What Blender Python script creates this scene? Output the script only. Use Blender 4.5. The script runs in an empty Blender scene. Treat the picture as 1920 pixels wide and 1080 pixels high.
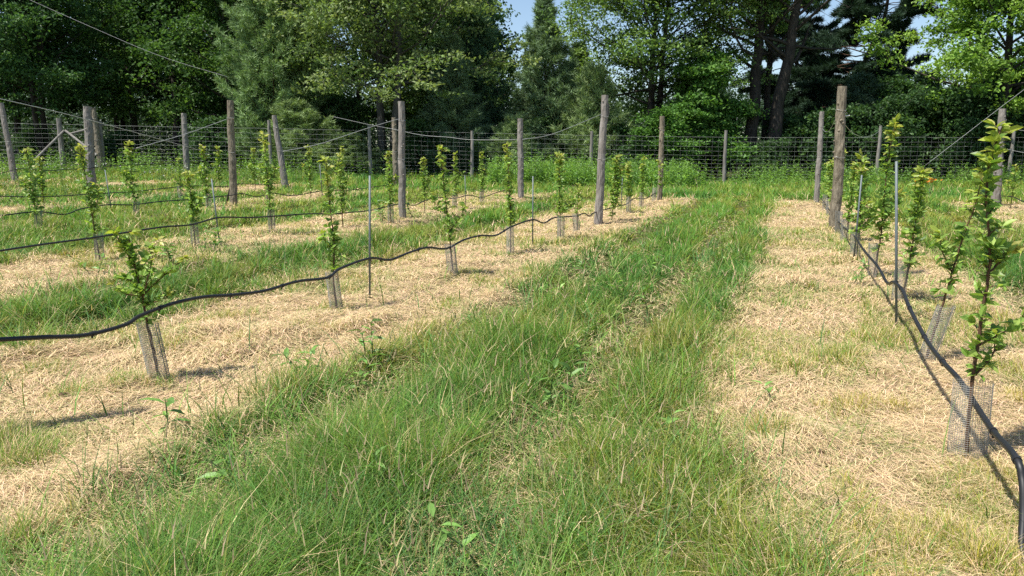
import bpy, math, random
import numpy as np
from math import sin, cos, radians, pi, atan2, sqrt

# ------------------------------------------------------------------ camera, sky, sun, exposure
S = bpy.context.scene
COL = S.collection
YAW, PITCH, CAMZ = radians(19.728), radians(9.951), 1.55
cam_d = bpy.data.cameras.new('camera')
cam_d.sensor_width = 36.0
cam_d.lens = 36.0 * 1442.0 / 1920.0
cam_d.clip_start, cam_d.clip_end = 0.05, 3000
cam = bpy.data.objects.new('camera', cam_d)
COL.objects.link(cam)
cam.location = (0, 0, CAMZ)
cam.rotation_euler = (radians(90) - PITCH, 0, YAW)
S.camera = cam

SUN_EL = radians(65)
SUN_TO = np.array([-0.64, -0.77, 0.0]); SUN_TO /= np.linalg.norm(SUN_TO)
sd = np.array([SUN_TO[0]*cos(SUN_EL), SUN_TO[1]*cos(SUN_EL), sin(SUN_EL)])
W = bpy.data.worlds.new('World'); S.world = W; W.use_nodes = True
nt = W.node_tree
bg = nt.nodes['Background']
sky = nt.nodes.new('ShaderNodeTexSky'); sky.sky_type = 'NISHITA'
sky.sun_disc = False
sky.sun_elevation = SUN_EL
sky.sun_rotation = atan2(sd[0], sd[1])
sky.altitude = 200; sky.air_density = 1.0; sky.dust_density = 0.5; sky.ozone_density = 1.5
nt.links.new(sky.outputs[0], bg.inputs[0])
bg.inputs[1].default_value = 0.10
sl = bpy.data.lights.new('sun', 'SUN'); sl.energy = 5.0; sl.angle = radians(0.53); sl.color = (1.0, 0.955, 0.87)
so = bpy.data.objects.new('sun', sl); COL.objects.link(so)
from mathutils import Vector
so.rotation_euler = Vector((-sd[0], -sd[1], -sd[2])).to_track_quat('-Z', 'Y').to_euler()
so.location = (-20, -20, 40)
S.view_settings.view_transform = 'Standard'
S.view_settings.look = 'None'
S.view_settings.gamma = 1
S.view_settings.exposure = 0.66
try:
    S.cycles.max_bounces = 6; S.cycles.diffuse_bounces = 3; S.cycles.glossy_bounces = 2
    S.cycles.transmission_bounces = 4; S.cycles.use_denoising = False
except Exception:
    pass

RNG = np.random.default_rng(7)
random.seed(7)
CY, SY = cos(YAW), sin(YAW)

# ------------------------------------------------------------------ helpers
def sm(a, b, x):
    t = np.clip((x - a) / (b - a), 0, 1)
    return t * t * (3 - 2 * t)

def vnoise(x, y, seed=0):
    xi = np.floor(x).astype(np.int64); yi = np.floor(y).astype(np.int64)
    xf = x - xi; yf = y - yi
    u = xf*xf*xf*(xf*(xf*6-15)+10); v = yf*yf*yf*(yf*(yf*6-15)+10)
    def h(a, b):
        n = (a * 374761393 + b * 668265263 + seed * 974634777) & 0x7fffffff
        n = ((n ^ (n >> 13)) * 1274126177) & 0x7fffffff
        n = ((n ^ (n >> 16)) * 668265263) & 0x7fffffff
        return (n & 0xffff) / 65535.0
    return (h(xi, yi)*(1-u) + h(xi+1, yi)*u)*(1-v) + (h(xi, yi+1)*(1-u) + h(xi+1, yi+1)*u)*v

def fbm(x, y, f, seed=0, o=3):
    r = 0; a = 0.5; s = 0
    for i in range(o):
        r = r + a * vnoise(x * f + 17.3*i, y * f - 9.1*i, seed + i); s += a
        a *= 0.5; f *= 2.1
    return r / s

class MB:
    """collects vertices, triangles, quads and a colour per vertex, then links ONE mesh object"""
    def __init__(s): s.V, s.T, s.Q, s.C, s.n = [], [], [], [], 0
    def add(s, V, T=None, Q=None, C=None):
        V = np.asarray(V, np.float32).reshape(-1, 3)
        if T is not None and len(T): s.T.append(np.asarray(T, np.int64).reshape(-1, 3) + s.n)
        if Q is not None and len(Q): s.Q.append(np.asarray(Q, np.int64).reshape(-1, 4) + s.n)
        if C is None: C = np.full((len(V), 3), 0.5)
        C = np.asarray(C, np.float32)
        if C.ndim == 1: C = np.tile(C, (len(V), 1))
        s.V.append(V); s.C.append(C); s.n += len(V)
        return s
    def mesh(s, name, mat, smooth=False):
        me = bpy.data.meshes.new(name)
        V = np.concatenate(s.V); C = np.concatenate(s.C)
        T = np.concatenate(s.T) if s.T else np.zeros((0, 3), np.int64)
        Q = np.concatenate(s.Q) if s.Q else np.zeros((0, 4), np.int64)
        me.vertices.add(len(V)); me.vertices.foreach_set('co', V.ravel())
        me.loops.add(T.size + Q.size)
        me.loops.foreach_set('vertex_index', np.concatenate([T.ravel(), Q.ravel()]).astype(np.int32))
        me.polygons.add(len(T) + len(Q))
        ls = np.concatenate([np.arange(len(T))*3, T.size + np.arange(len(Q))*4]).astype(np.int32)
        me.polygons.foreach_set('loop_start', ls)
        me.polygons.foreach_set('use_smooth', np.full(len(ls), smooth))
        me.update(calc_edges=True)
        at = me.color_attributes.new('Col', 'FLOAT_COLOR', 'POINT')
        at.data.foreach_set('color', np.concatenate([C, np.ones((len(C), 1), np.float32)], 1).ravel())
        me.materials.append(mat)
        return me
    def build(s, name, mat, parent=None, smooth=False):
        o = bpy.data.objects.new(name, s.mesh(name, mat, smooth)); COL.objects.link(o)
        if parent is not None: o.parent = parent
        return o

def empty(name, loc=(0, 0, 0), rz=0.0):
    o = bpy.data.objects.new(name, None); COL.objects.link(o)
    o.location = loc; o.rotation_euler = (0, 0, rz); o.empty_display_size = 0.2
    return o
def tag(o, label, cat, group=None, kind=None):
    if label: o['label'] = label
    if cat: o['category'] = cat
    if group: o['group'] = group
    if kind: o['kind'] = kind
    return o
def copy_thing(o, loc, rz, sc=1.0, label=None):
    c = o.copy(); COL.objects.link(c)
    c.location = loc; c.rotation_euler = (0, 0, rz)
    c.scale = (sc, sc, sc) if np.isscalar(sc) else sc
    if label: c['label'] = label
    for ch in o.children:
        d = ch.copy(); COL.objects.link(d); d.parent = c
    return c

def tube(mb, P, R, sides=6, col=(.5, .5, .5), cap=True, jit=0.0, rng=RNG):
    P = np.asarray(P, float); n = len(P); R = np.broadcast_to(np.asarray(R, float), (n,))
    T = np.gradient(P, axis=0); T /= np.linalg.norm(T, axis=1)[:, None] + 1e-9
    ref = np.array([1., 0, 0]) if abs(T[:, 0]).mean() < .8 else np.array([0, 0, 1.])
    A = np.cross(T, ref); A /= np.linalg.norm(A, axis=1)[:, None] + 1e-9
    B = np.cross(T, A)
    a = np.arange(sides) * 2 * pi / sides
    rr = R[:, None] * (1 + jit * (rng.random((n, sides)) - .5))
    V = P[:, None] + rr[..., None] * (np.cos(a)[None, :, None]*A[:, None] + np.sin(a)[None, :, None]*B[:, None])
    V = V.reshape(-1, 3)
    i = np.arange(n-1)[:, None]*sides; k = np.arange(sides)[None]; k2 = (k+1) % sides
    Q = np.stack([i+k, i+k2, i+sides+k2, i+sides+k], -1).reshape(-1, 4)
    Tr = []
    if cap:
        V = np.concatenate([V, P[:1], P[-1:]]); c0, c1 = n*sides, n*sides+1
        for j in range(sides):
            Tr.append((c0, (j+1) % sides, j)); b = (n-1)*sides
            Tr.append((c1, b+j, b+(j+1) % sides))
    mb.add(V, Tr, Q, np.asarray(col, float))

def spline(P, step=None, per=6):
    P = np.asarray(P, float)
    E = np.concatenate([[2*P[0]-P[1]], P, [2*P[-1]-P[-2]]])
    out = []
    for i in range(1, len(E)-2):
        p0, p1, p2, p3 = E[i-1:i+3]
        t = np.linspace(0, 1, per, endpoint=False)[:, None]
        out.append(.5*((2*p1)+(-p0+p2)*t+(2*p0-5*p1+4*p2-p3)*t*t+(-p0+3*p1-3*p2+p3)*t**3))
    out.append(P[-1:])
    return np.concatenate(out)

def unit(v): return v / (np.linalg.norm(v, axis=-1, keepdims=True) + 1e-9)

# ------------------------------------------------------------------ materials (all procedural)
def mat(name): 
    m = bpy.data.materials.new(name); m.use_nodes = True
    return m, m.node_tree, m.node_tree.nodes['Principled BSDF']
def foliage_mat(name, trans=0.3, rough=0.55, spec=0.25, vary=0.5, tint=(1.25, 1.3, .55)):
    m, t, b = mat(name); N, L = t.nodes, t.links
    at = N.new('ShaderNodeAttribute'); at.attribute_name = 'Col'
    geo = N.new('ShaderNodeNewGeometry')
    mr = N.new('ShaderNodeMapRange'); mr.inputs['To Min'].default_value = 1 - vary*.6; mr.inputs['To Max'].default_value = 1 + vary*.6
    L.new(geo.outputs['Random Per Island'], mr.inputs['Value'])
    mul = N.new('ShaderNodeVectorMath'); mul.operation = 'SCALE'
    L.new(at.outputs['Color'], mul.inputs[0]); L.new(mr.outputs[0], mul.inputs['Scale'])
    L.new(mul.outputs[0], b.inputs['Base Color'])
    b.inputs['Roughness'].default_value = rough; b.inputs['Specular IOR Level'].default_value = spec
    tr = N.new('ShaderNodeBsdfTranslucent')
    m2 = N.new('ShaderNodeVectorMath'); m2.operation = 'MULTIPLY'; m2.inputs[1].default_value = tint
    L.new(mul.outputs[0], m2.inputs[0]); L.new(m2.outputs[0], tr.inputs['Color'])
    mx = N.new('ShaderNodeMixShader'); mx.inputs[0].default_value = trans
    L.new(b.outputs[0], mx.inputs[1]); L.new(tr.outputs[0], mx.inputs[2])
    L.new(mx.outputs[0], N['Material Output'].inputs['Surface'])
    return m
def bark_mat(name, c1, c2, scale=(9, 9, 1.6), rough=.85, bump=.5, detail=6):
    m, t, b = mat(name); N, L = t.nodes, t.links
    tc = N.new('ShaderNodeTexCoord'); mp = N.new('ShaderNodeMapping'); mp.inputs['Scale'].default_value = scale
    L.new(tc.outputs['Object'], mp.inputs[0])
    n = N.new('ShaderNodeTexNoise'); n.inputs['Scale'].default_value = 2.2; n.inputs['Detail'].default_value = detail; n.inputs['Roughness'].default_value = .7
    L.new(mp.outputs[0], n.inputs['Vector'])
    r = N.new('ShaderNodeValToRGB'); r.color_ramp.elements[0].color = (*c1, 1); r.color_ramp.elements[1].color = (*c2, 1)
    r.color_ramp.elements[0].position = .34; r.color_ramp.elements[1].position = .68
    L.new(n.outputs[0], r.inputs[0])
    n2 = N.new('ShaderNodeTexNoise'); n2.inputs['Scale'].default_value = 1.7; L.new(tc.outputs['Object'], n2.inputs['Vector'])
    mr = N.new('ShaderNodeMapRange'); mr.inputs['To Min'].default_value = .6; mr.inputs['To Max'].default_value = 1.35; L.new(n2.outputs[0], mr.inputs[0])
    sc = N.new('ShaderNodeVectorMath'); sc.operation = 'SCALE'; L.new(r.outputs[0], sc.inputs[0]); L.new(mr.outputs[0], sc.inputs['Scale'])
    L.new(sc.outputs[0], b.inputs['Base Color'])
    b.inputs['Roughness'].default_value = rough; b.inputs['Specular IOR Level'].default_value = .2
    bp = N.new('ShaderNodeBump'); bp.inputs['Strength'].default_value = bump; bp.inputs['Distance'].default_value = .02
    L.new(n.outputs[0], bp.inputs['Height']); L.new(bp.outputs[0], b.inputs['Normal'])
    return m
def plain_mat(name, col, rough=.5, metal=0., noise=.2, scale=30):
    m, t, b = mat(name); N, L = t.nodes, t.links
    tc = N.new('ShaderNodeTexCoord')
    n = N.new('ShaderNodeTexNoise'); n.inputs['Scale'].default_value = scale; n.inputs['Detail'].default_value = 4; L.new(tc.outputs['Object'], n.inputs['Vector'])
    mr = N.new('ShaderNodeMapRange'); mr.inputs['To Min'].default_value = 1-noise; mr.inputs['To Max'].default_value = 1+noise; L.new(n.outputs[0], mr.inputs[0])
    sc = N.new('ShaderNodeVectorMath'); sc.operation = 'SCALE'; sc.inputs[0].default_value = col; L.new(mr.outputs[0], sc.inputs['Scale'])
    L.new(sc.outputs[0], b.inputs['Base Color'])
    b.inputs['Roughness'].default_value = rough; b.inputs['Metallic'].default_value = metal
    return m

M_GRASS = foliage_mat('grass_blade', .30, .55, .12, .7)
M_STRAW = foliage_mat('dry_straw', .12, .6, .15, .6, (1.05, 1.0, .85))
M_LEAF = foliage_mat('tree_leaf', .34, .5, .2, .7)
M_NEEDLE = foliage_mat('pine_needle', .18, .55, .15, .6)
M_YLEAF = foliage_mat('sapling_leaf', .42, .4, .35, .4)
M_WEED = foliage_mat('weed_leaf', .32, .45, .4, .5)
M_PETAL = foliage_mat('petal', .3, .5, .2, .2, (1, 1, 1))
M_POST = bark_mat('weathered_post', (.15, .13, .115), (.34, .315, .285), (14, 14, 1.2))
M_POSTB = bark_mat('barky_post', (.11, .09, .065), (.33, .285, .21), (10, 10, 3.0), bump=1.0)
M_BARK = bark_mat('bark', (.022, .018, .015), (.085, .07, .058), (5, 5, 1.2), bump=.8)
M_BARKG = bark_mat('grey_bark', (.045, .04, .034), (.15, .14, .12), (5, 5, 1.2), bump=.8)
M_BARKR = bark_mat('pine_bark', (.035, .02, .014), (.12, .07, .045), (5, 5, 1.5), bump=.8)
M_STEM = bark_mat('sapling_bark', (.06, .035, .022), (.16, .09, .05), (40, 40, 8), bump=.2)
M_BEAM = bark_mat('brace_wood', (.13, .12, .105), (.25, .235, .21), (3, 3, 3))
M_HOSE = plain_mat('black_polyethylene', (.012, .012, .013), .5, 0, .3, 40)
M_STEEL = plain_mat('galvanised_steel', (.13, .155, .16), .6, .2, .25, 60)
M_WIRE = plain_mat('fence_wire', (.36, .37, .36), .5, .2, .2, 20)
M_GUARD = plain_mat('hardware_cloth', (.28, .275, .25), .6, .1, .3, 60)
M_TARP = plain_mat('silver_tarp', (.55, .6, .66), .3, 0, .35, 3)
M_CABLE = plain_mat('overhead_cable', (.3, .3, .3), .5, 0, .1, 5)
M_WHITE = plain_mat('white_plastic', (.75, .75, .72), .5, 0, .1, 20)

def ground_mat():
    m, t, b = mat('field_ground'); N, L = t.nodes, t.links
    at = N.new('ShaderNodeAttribute'); at.attribute_name = 'Col'
    tc = N.new('ShaderNodeTexCoord')
    n = N.new('ShaderNodeTexNoise'); n.inputs['Scale'].default_value = 22; n.inputs['Detail'].default_value = 8; n.inputs['Roughness'].default_value = .72
    L.new(tc.outputs['Object'], n.inputs['Vector'])
    mp = N.new('ShaderNodeMapping'); mp.inputs['Scale'].default_value = (60, 14, 10); mp.inputs['Rotation'].default_value = (0, 0, .5)
    L.new(tc.outputs['Object'], mp.inputs[0])
    n2 = N.new('ShaderNodeTexNoise'); n2.inputs['Scale'].default_value = 1.5; n2.inputs['Detail'].default_value = 6; n2.inputs['Distortion'].default_value = 1.2
    L.new(mp.outputs[0], n2.inputs['Vector'])
    ad = N.new('ShaderNodeMath'); ad.operation = 'ADD'; L.new(n.outputs[0], ad.inputs[0]); L.new(n2.outputs[0], ad.inputs[1])
    mr = N.new('ShaderNodeMapRange'); mr.inputs['From Min'].default_value = .65; mr.inputs['From Max'].default_value = 1.35
    mr.inputs['To Min'].default_value = .35; mr.inputs['To Max'].default_value = 1.45
    L.new(ad.outputs[0], mr.inputs[0])
    sc = N.new('ShaderNodeVectorMath'); sc.operation = 'SCALE'; L.new(at.outputs['Color'], sc.inputs[0]); L.new(mr.outputs[0], sc.inputs['Scale'])
    L.new(sc.outputs[0], b.inputs['Base Color']); b.inputs['Roughness'].default_value = .95; b.inputs['Specular IOR Level'].default_value = .1
    bp = N.new('ShaderNodeBump'); bp.inputs['Strength'].default_value = .9; bp.inputs['Distance'].default_value = .03
    L.new(ad.outputs[0], bp.inputs['Height']); L.new(bp.outputs[0], b.inputs['Normal'])
    return m
M_GROUND = ground_mat()

# ------------------------------------------------------------------ the field: terrain and its strips
ROWS = [(-32.5, 22), (-27.5, 23), (-23.2, 24), (-18.1, 25), (-13.9, 26), (-8.6, 26), (-3.9, 25.8), (.92, 27.2), (5.75, 27), (10.5, 27), (15.3, 27)]
def terr(x, y):
    u = x*CY + y*SY; v = -x*SY + y*CY
    s = sm(8, 38, v)
    return .62*s*np.clip((9-u)/31, 0, 1.3)
def straw(x, y):
    """how much of the ground is mown straw (tree rows) rather than standing grass"""
    w = (fbm(x, y, .55, 3, 3) - .5)*.55 + (fbm(x, y, 2.2, 5, 2) - .5)*.5
    best = np.zeros_like(x)
    for rx, yend in ROWS:
        d = x - rx
        lo, hi = (-1.35, 1.3) if rx > 0 else (-1.6, 1.0)
        if rx < -10: lo, hi = -1.15, .75
        if rx == -3.9: hi = 1.0 + .2*(1-sm(2.2, 3.8, y))
        if rx == .92: lo = -1.35 + .55*(1-sm(2.7, 4.4, y))
        a = sm(lo-.22+w*.5, lo+.28+w*.5, d) * (1 - sm(hi-.28+w*.45, hi+.22+w*.45, d))
        a = a * (1 - sm(yend-.4, yend+1.0, y + w*2))
        if rx < -10: a = a * sm(.36, .56, fbm(x+40, y, .35, 11, 2))
        best = np.maximum(best, a)
    return best
def tracks(x, y):
    """two flattened wheel tracks along each grass alley"""
    w = (fbm(x, y, .4, 21, 2) - .5)*.3
    r = np.zeros_like(x)
    for rx, yend in ROWS:
        for off in (-2.12, -3.42):
            d = np.abs(x - (rx + off) + w)
            r = np.maximum(r, 1 - sm(.12, .38, d))
    return r * (.35+.65*sm(.1, .4, fbm(x, y, .9, 23, 2))) * (1 - sm(24, 28, y))
def height(x, y):
    x = np.asarray(x, float); y = np.asarray(y, float)
    s = straw(x, y)
    z = terr(x, y) + (fbm(x, y, .7, 31, 3)-.5)*.06
    z = z + s*(.028*fbm(x, y, 3.2, 33, 3) + .09*np.clip(fbm(x*1.0, y*.6, 1.7, 35, 2)-.60, 0, 1)/.38) - .05*tracks(x, y)
    return z
def hz(x, y): return float(height(np.array([x]), np.array([y]))[0])

def axis(lo, hi, near_lo, near_hi, step):
    a = list(np.arange(near_lo, near_hi, step)); d = step
    while a[-1] < hi: d = min(d*1.12, 60); a.append(a[-1]+d)
    d = step
    while a[0] > lo: d = min(d*1.12, 60); a.insert(0, a[0]-d)
    return np.array(a)
gx = axis(-900, 900, -15, 6, .10); gy = axis(-250, 1400, -1, 26, .11)
GX, GY = np.meshgrid(gx, gy)
fx, fy = GX.ravel(), GY.ravel()
st = straw(fx, fy); tk = tracks(fx, fy)
c_straw = np.array([.50, .375, .215]); c_thatch = np.array([.055, .062, .02]); c_track = np.array([.085, .085, .03])
gc = c_thatch + (c_track-c_thatch)*tk[:, None]
mixn = sm(.45, .68, fbm(fx, fy, .8, 43, 3))[:, None]
stc = c_straw*(1-mixn) + np.array([.36, .31, .14])*mixn
gc = gc*(1-st[:, None]) + stc*st[:, None]
mb = MB()
nx, ny = len(gx), len(gy)
i = (np.arange(ny-1)[:, None]*nx + np.arange(nx-1)[None]).ravel()
mb.add(np.stack([fx, fy, height(fx, fy)], 1), None, np.stack([i, i+1, i+nx+1, i+nx], 1), gc)
gobj = mb.build('ground', M_GROUND, smooth=True)
tag(gobj, 'field of grass alleys and straw coloured mown strips', 'ground', kind='structure')

# ------------------------------------------------------------------ grass blades and lying straw (nobody could count them)
def scatter(n, vmin, vmax, power, spread, rng):
    """points that thin out with distance from where the photographer stands"""
    q = rng.random(n)
    if power == 1: v = vmin*(vmax/vmin)**q
    else:
        e = 1-power; v = (vmin**e + q*(vmax**e - vmin**e))**(1/e)
    u = (rng.random(n)*2-1) * (v*spread + .6)
    return u*CY - v*SY, u*SY + v*CY, v

def blades(x, y, z, h, w, az, lean, bend, C, seg=3):
    """tapering, bending grass blades as one vertex block"""
    n = len(x)
    dx, dy = np.cos(az), np.sin(az)
    px, py = -dy, dx
    ts = np.linspace(0, 1, seg+1)
    V = np.zeros((n, 2*seg+1, 3), np.float32)
    for k, t in enumerate(ts):
        off = h*(lean*t + bend*t*t)
        zz = z + h*t*np.sqrt(np.clip(1-(lean*.6+bend*.55*t)**2, .08, 1)) - .01
        ww = w*(1-t**1.6)*.5
        if k < seg:
            for s_, j in ((-1, 0), (1, 1)):
                V[:, 2*k+j, 0] = x + dx*off + s_*px*ww; V[:, 2*k+j, 1] = y + dy*off + s_*py*ww; V[:, 2*k+j, 2] = zz
        else:
            V[:, 2*seg, 0] = x + dx*off; V[:, 2*seg, 1] = y + dy*off; V[:, 2*seg, 2] = zz
    b = np.arange(n)[:, None]*(2*seg+1)
    Q = np.concatenate([b + np.array([[2*k, 2*k+1, 2*k+3, 2*k+2]]) for k in range(seg-1)], 1).reshape(-1, 4) if seg > 1 else None
    T = (b + np.array([[2*seg-2, 2*seg-1, 2*seg]])).reshape(-1, 3)
    tip = np.linspace(.8, 1.15, seg+1); tipv = np.concatenate([np.repeat(tip[:seg], 2), tip[seg:]])
    Cc = np.repeat(C[:, None], 2*seg+1, 1)
    return V.reshape(-1, 3), T, Q, Cc.reshape(-1, 3)

GREEN = np.array([[.095, .205, .030], [.150, .205, .034], [.078, .190, .040], [.20, .235, .050], [.115, .230, .034]])
DRY = np.array([[.71, .53, .31], [.61, .445, .25], [.64, .52, .29], [.43, .36, .18], [.74, .51, .36]])
def grass_field(n, vmin, vmax, seg, rng, spread=.86):
    nt_ = n//34                      # most blades grow in tufts, the rest singly
    tx, ty, tv = scatter(nt_, vmin, vmax, 1.0, spread, rng)
    x, y, v = scatter(n, vmin, vmax, 1.0, spread, rng)
    own = rng.integers(0, nt_, n); intuft = rng.random(n) < .62
    sp = .018 + .0042*tv[own]
    ox, oy = rng.normal(0, 1, n)*sp, rng.normal(0, 1, n)*sp
    x = np.where(intuft, tx[own]+ox, x); y = np.where(intuft, ty[own]+oy, y); v = np.where(intuft, tv[own], v)
    thue = np.where(intuft, rng.normal(0, .28, nt_)[own], 0); th = np.where(intuft, (.55+.85*rng.random(nt_))[own], .8)
    taz = np.arctan2(oy, ox)
    s = straw(x, y); tk = tracks(x, y)
    cl = fbm(x, y, 2.6, 51, 2); cl2 = fbm(x, y, .45, 53, 2)
    keep = rng.random(n) < np.where(s > .5, .22 + .5*sm(.55, .75, cl) + .5*sm(.5, .68, fbm(x, y, .8, 43, 3)), .45 + .9*cl) * (1-.30*tk*(y < 12))
    x, y, v, s, tk, cl, cl2, thue, th, taz, intuft = [a[keep] for a in (x, y, v, s, tk, cl, cl2, thue, th, taz, intuft)]
    n = len(x)
    head = sm(25, 29, y)
    H = (.225*(.4+1.05*cl)*(1-.72*tk)*(.7+.6*cl2)*th)*(1-s) + s*(.035+.07*sm(.56, .78, cl)+.05*sm(.5, .68, fbm(x, y, .8, 43, 3)))
    H = H*(.55+.75*rng.random(n)) * (1 + .35*head)
    edge = 1-np.abs(2*s-1)
    w = np.clip(.0013*v**.92, .0042, .034)*(.7+.7*rng.random(n))*np.where(s > .5, .8, 1)
    wind = 1.9 + 2.2*(fbm(x, y, .8, 55, 2)-.5)
    az = np.where(intuft & (rng.random(n) < .7), taz + rng.normal(0, .6, n), wind + rng.normal(0, 1.1, n))
    lod = sm(.5, .68, fbm(x, y, 1.1, 59, 2))*(1-s)
    lean = np.clip(rng.normal(.22, .24, n) + .35*tk + .38*lod, -.3, .88); bend = np.clip(rng.normal(.6, .3, n), 0, 1.1)
    hue = fbm(x, y, .6, 57, 3)
    pick = np.clip((hue*1.8-.42 + thue + rng.normal(0, .22, n))*5, 0, 4.99).astype(int)
    order = np.array([2, 0, 4, 1, 3])
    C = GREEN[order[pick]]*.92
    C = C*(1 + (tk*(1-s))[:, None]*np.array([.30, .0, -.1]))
    C = C*(1 + (.28*sm(8, 20, v))[:, None]*np.array([1.1, 1, .8]))  # colour brightened with distance to make up for blades shading each other
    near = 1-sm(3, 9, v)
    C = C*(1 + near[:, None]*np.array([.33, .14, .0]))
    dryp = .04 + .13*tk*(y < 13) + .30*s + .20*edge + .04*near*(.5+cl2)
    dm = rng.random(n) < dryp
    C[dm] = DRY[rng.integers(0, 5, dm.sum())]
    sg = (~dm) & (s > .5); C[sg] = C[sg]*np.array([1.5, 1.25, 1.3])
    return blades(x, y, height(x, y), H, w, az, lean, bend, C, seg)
def straw_field(n, vmin, vmax, rng, spread=.86):
    x, y, v = scatter(n, vmin, vmax, 1.0, spread, rng)
    s = straw(x, y); tk = tracks(x, y)
    cl = fbm(x, y, 3.0, 61, 2); heap = np.clip(fbm(x, y*.6, 1.7, 35, 2)-.6, 0, 1)/.4
    keep = rng.random(n) < (.09 + .91*s)*(.25+1.1*cl+.9*heap) + .13*tk*(y < 12)
    x, y, v, s, tk, heap = [a[keep] for a in (x, y, v, s, tk, heap)]
    n = len(x)
    Ln = (.07 + .20*rng.random(n)**2)*(1+.02*v)
    w = np.clip(.00062*v**.95, .0018, .02)*(.7+.6*rng.random(n))
    az = 2.7 + 2.6*(fbm(x, y, 1.1, 63, 2)-.5)*2 + rng.normal(0, .75, n)
    lift = .005 + rng.random(n)**2*(.024+.05*heap+.07*(1-s)) ; tilt = rng.normal(0, .07, n); arch = rng.random(n)*.03+heap*.02
    curve = rng.normal(0, .16, n)
    ts = np.linspace(-1, 1, 4); V = np.zeros((n, 8, 3), np.float32)
    dx, dy = np.cos(az), np.sin(az); zb = height(x, y)
    for k, t in enumerate(ts):
        cx = x + dx*Ln*.5*t - dy*Ln*curve*t*t; cy = y + dy*Ln*.5*t + dx*Ln*curve*t*t
        cz = zb + lift + tilt*Ln*t + arch*(1-t*t)
        cz = np.maximum(cz, zb+.003)
        for j, sg in ((0, -.5), (1, .5)):
            V[:, 2*k+j, 0] = cx - dy*w*sg; V[:, 2*k+j, 1] = cy + dx*w*sg; V[:, 2*k+j, 2] = cz
    b = np.arange(n)[:, None]*8
    Q = np.concatenate([b+np.array([[2*k, 2*k+1, 2*k+3, 2*k+2]]) for k in range(3)], 1).reshape(-1, 4)
    C = DRY[rng.choice(5, n, p=[.3, .24, .2, .1, .16])].copy()
    gp = sm(.5, .68, fbm(x, y, .8, 43, 3)); gm = rng.random(n) < .10 + .25*(1-s) + .30*gp
    C[gm] = np.array([.30, .32, .12])*(.8+.5*rng.random((gm.sum(), 1)))
    return V.reshape(-1, 3), None, Q, np.repeat(C[:, None], 8, 1).reshape(-1, 3)

NG = 1.0
mb = MB()
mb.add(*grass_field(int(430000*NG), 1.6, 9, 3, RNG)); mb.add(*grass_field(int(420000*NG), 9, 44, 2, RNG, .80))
def broad_blades(n, rng):
    """coarser arching grass in loose clumps among the fine grass"""
    k = n//16; tx, ty, tv = scatter(k, 1.9, 14, 1.0, .8, rng); own = rng.integers(0, k, n)
    x, y, v = tx[own]+rng.normal(0, .05, n), ty[own]+rng.normal(0, .05, n), tv[own]
    ok = rng.random(n) < (1-straw(x, y))*.95+.03; x, y, v, own = x[ok], y[ok], v[ok], own[ok]; n = len(x)
    C = np.array([[.10, .22, .05], [.14, .26, .05], [.19, .28, .07], [.09, .19, .06]])[rng.integers(0, 4, k)][own]*(.8+.4*rng.random((n, 1)))
    return blades(x, y, height(x, y), .16+.20*rng.random(n), np.clip(.0022*v**.8, .0055, .016)*(.7+.6*rng.random(n)), rng.random(n)*6.28, rng.normal(.2, .15, n), rng.uniform(.4, 1.15, n), C, 3)
mb.add(*broad_blades(26000, np.random.default_rng(12)))
tag(mb.build('grass', M_GRASS), 'green and olive grass standing in the alleys between the tree rows', 'grass', kind='stuff')
mb = MB()
mb.add(*straw_field(int(330000*NG), 1.6, 10, RNG)); mb.add(*straw_field(int(170000*NG), 10, 34, RNG, .8))
tag(mb.build('straw', M_STRAW), 'dry cut straw lying along the tree rows', 'straw', kind='stuff')

# tall flowering grass stalks with seed heads
def seed_stalks(n, rng):
    mb = MB()
    x, y, v = scatter(n, 1.9, 16, 1.0, .8, rng)
    s = straw(x, y); k = (rng.random(n) < (1-s)*.9) & (s < .35); x, y, v, s = x[k], y[k], v[k], s[k]; n = len(x)
    z = height(x, y); h = .32+.26*rng.random(n); az = 1.9+rng.normal(0, 1.3, n); w = np.clip(.0007*v, .002, .01)
    C = np.array([[.30, .27, .12], [.2, .22, .09], [.42, .34, .18]])[rng.integers(0, 3, n)]
    le = rng.normal(.25, .2, n); be = np.abs(rng.normal(.45, .3, n))
    mb.add(*blades(x, y, z, h, w, az, le, be, C, 3))
    off = h*(le*.92+be*.85); zz = z+h*.92*np.sqrt(np.clip(1-(le*.6+be*.5)**2, .08, 1))
    hx, hy = x+np.cos(az)*off, y+np.sin(az)*off
    hd = .04+.05*rng.random(n)
    Ch = np.array([[.36, .28, .18], [.44, .37, .20], [.26, .27, .12]])[rng.integers(0, 3, n)]
    for r_ in (0, 1.57): mb.add(*blades(hx, hy, zz, hd, w*1.8+.0015, az+r_, le, be, Ch, 2))
    return mb
tag(seed_stalks(2600, RNG).build('grass_stalks', M_GRASS), 'thin flowering grass stalks rising above the alley grass', 'grass', kind='stuff')

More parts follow.
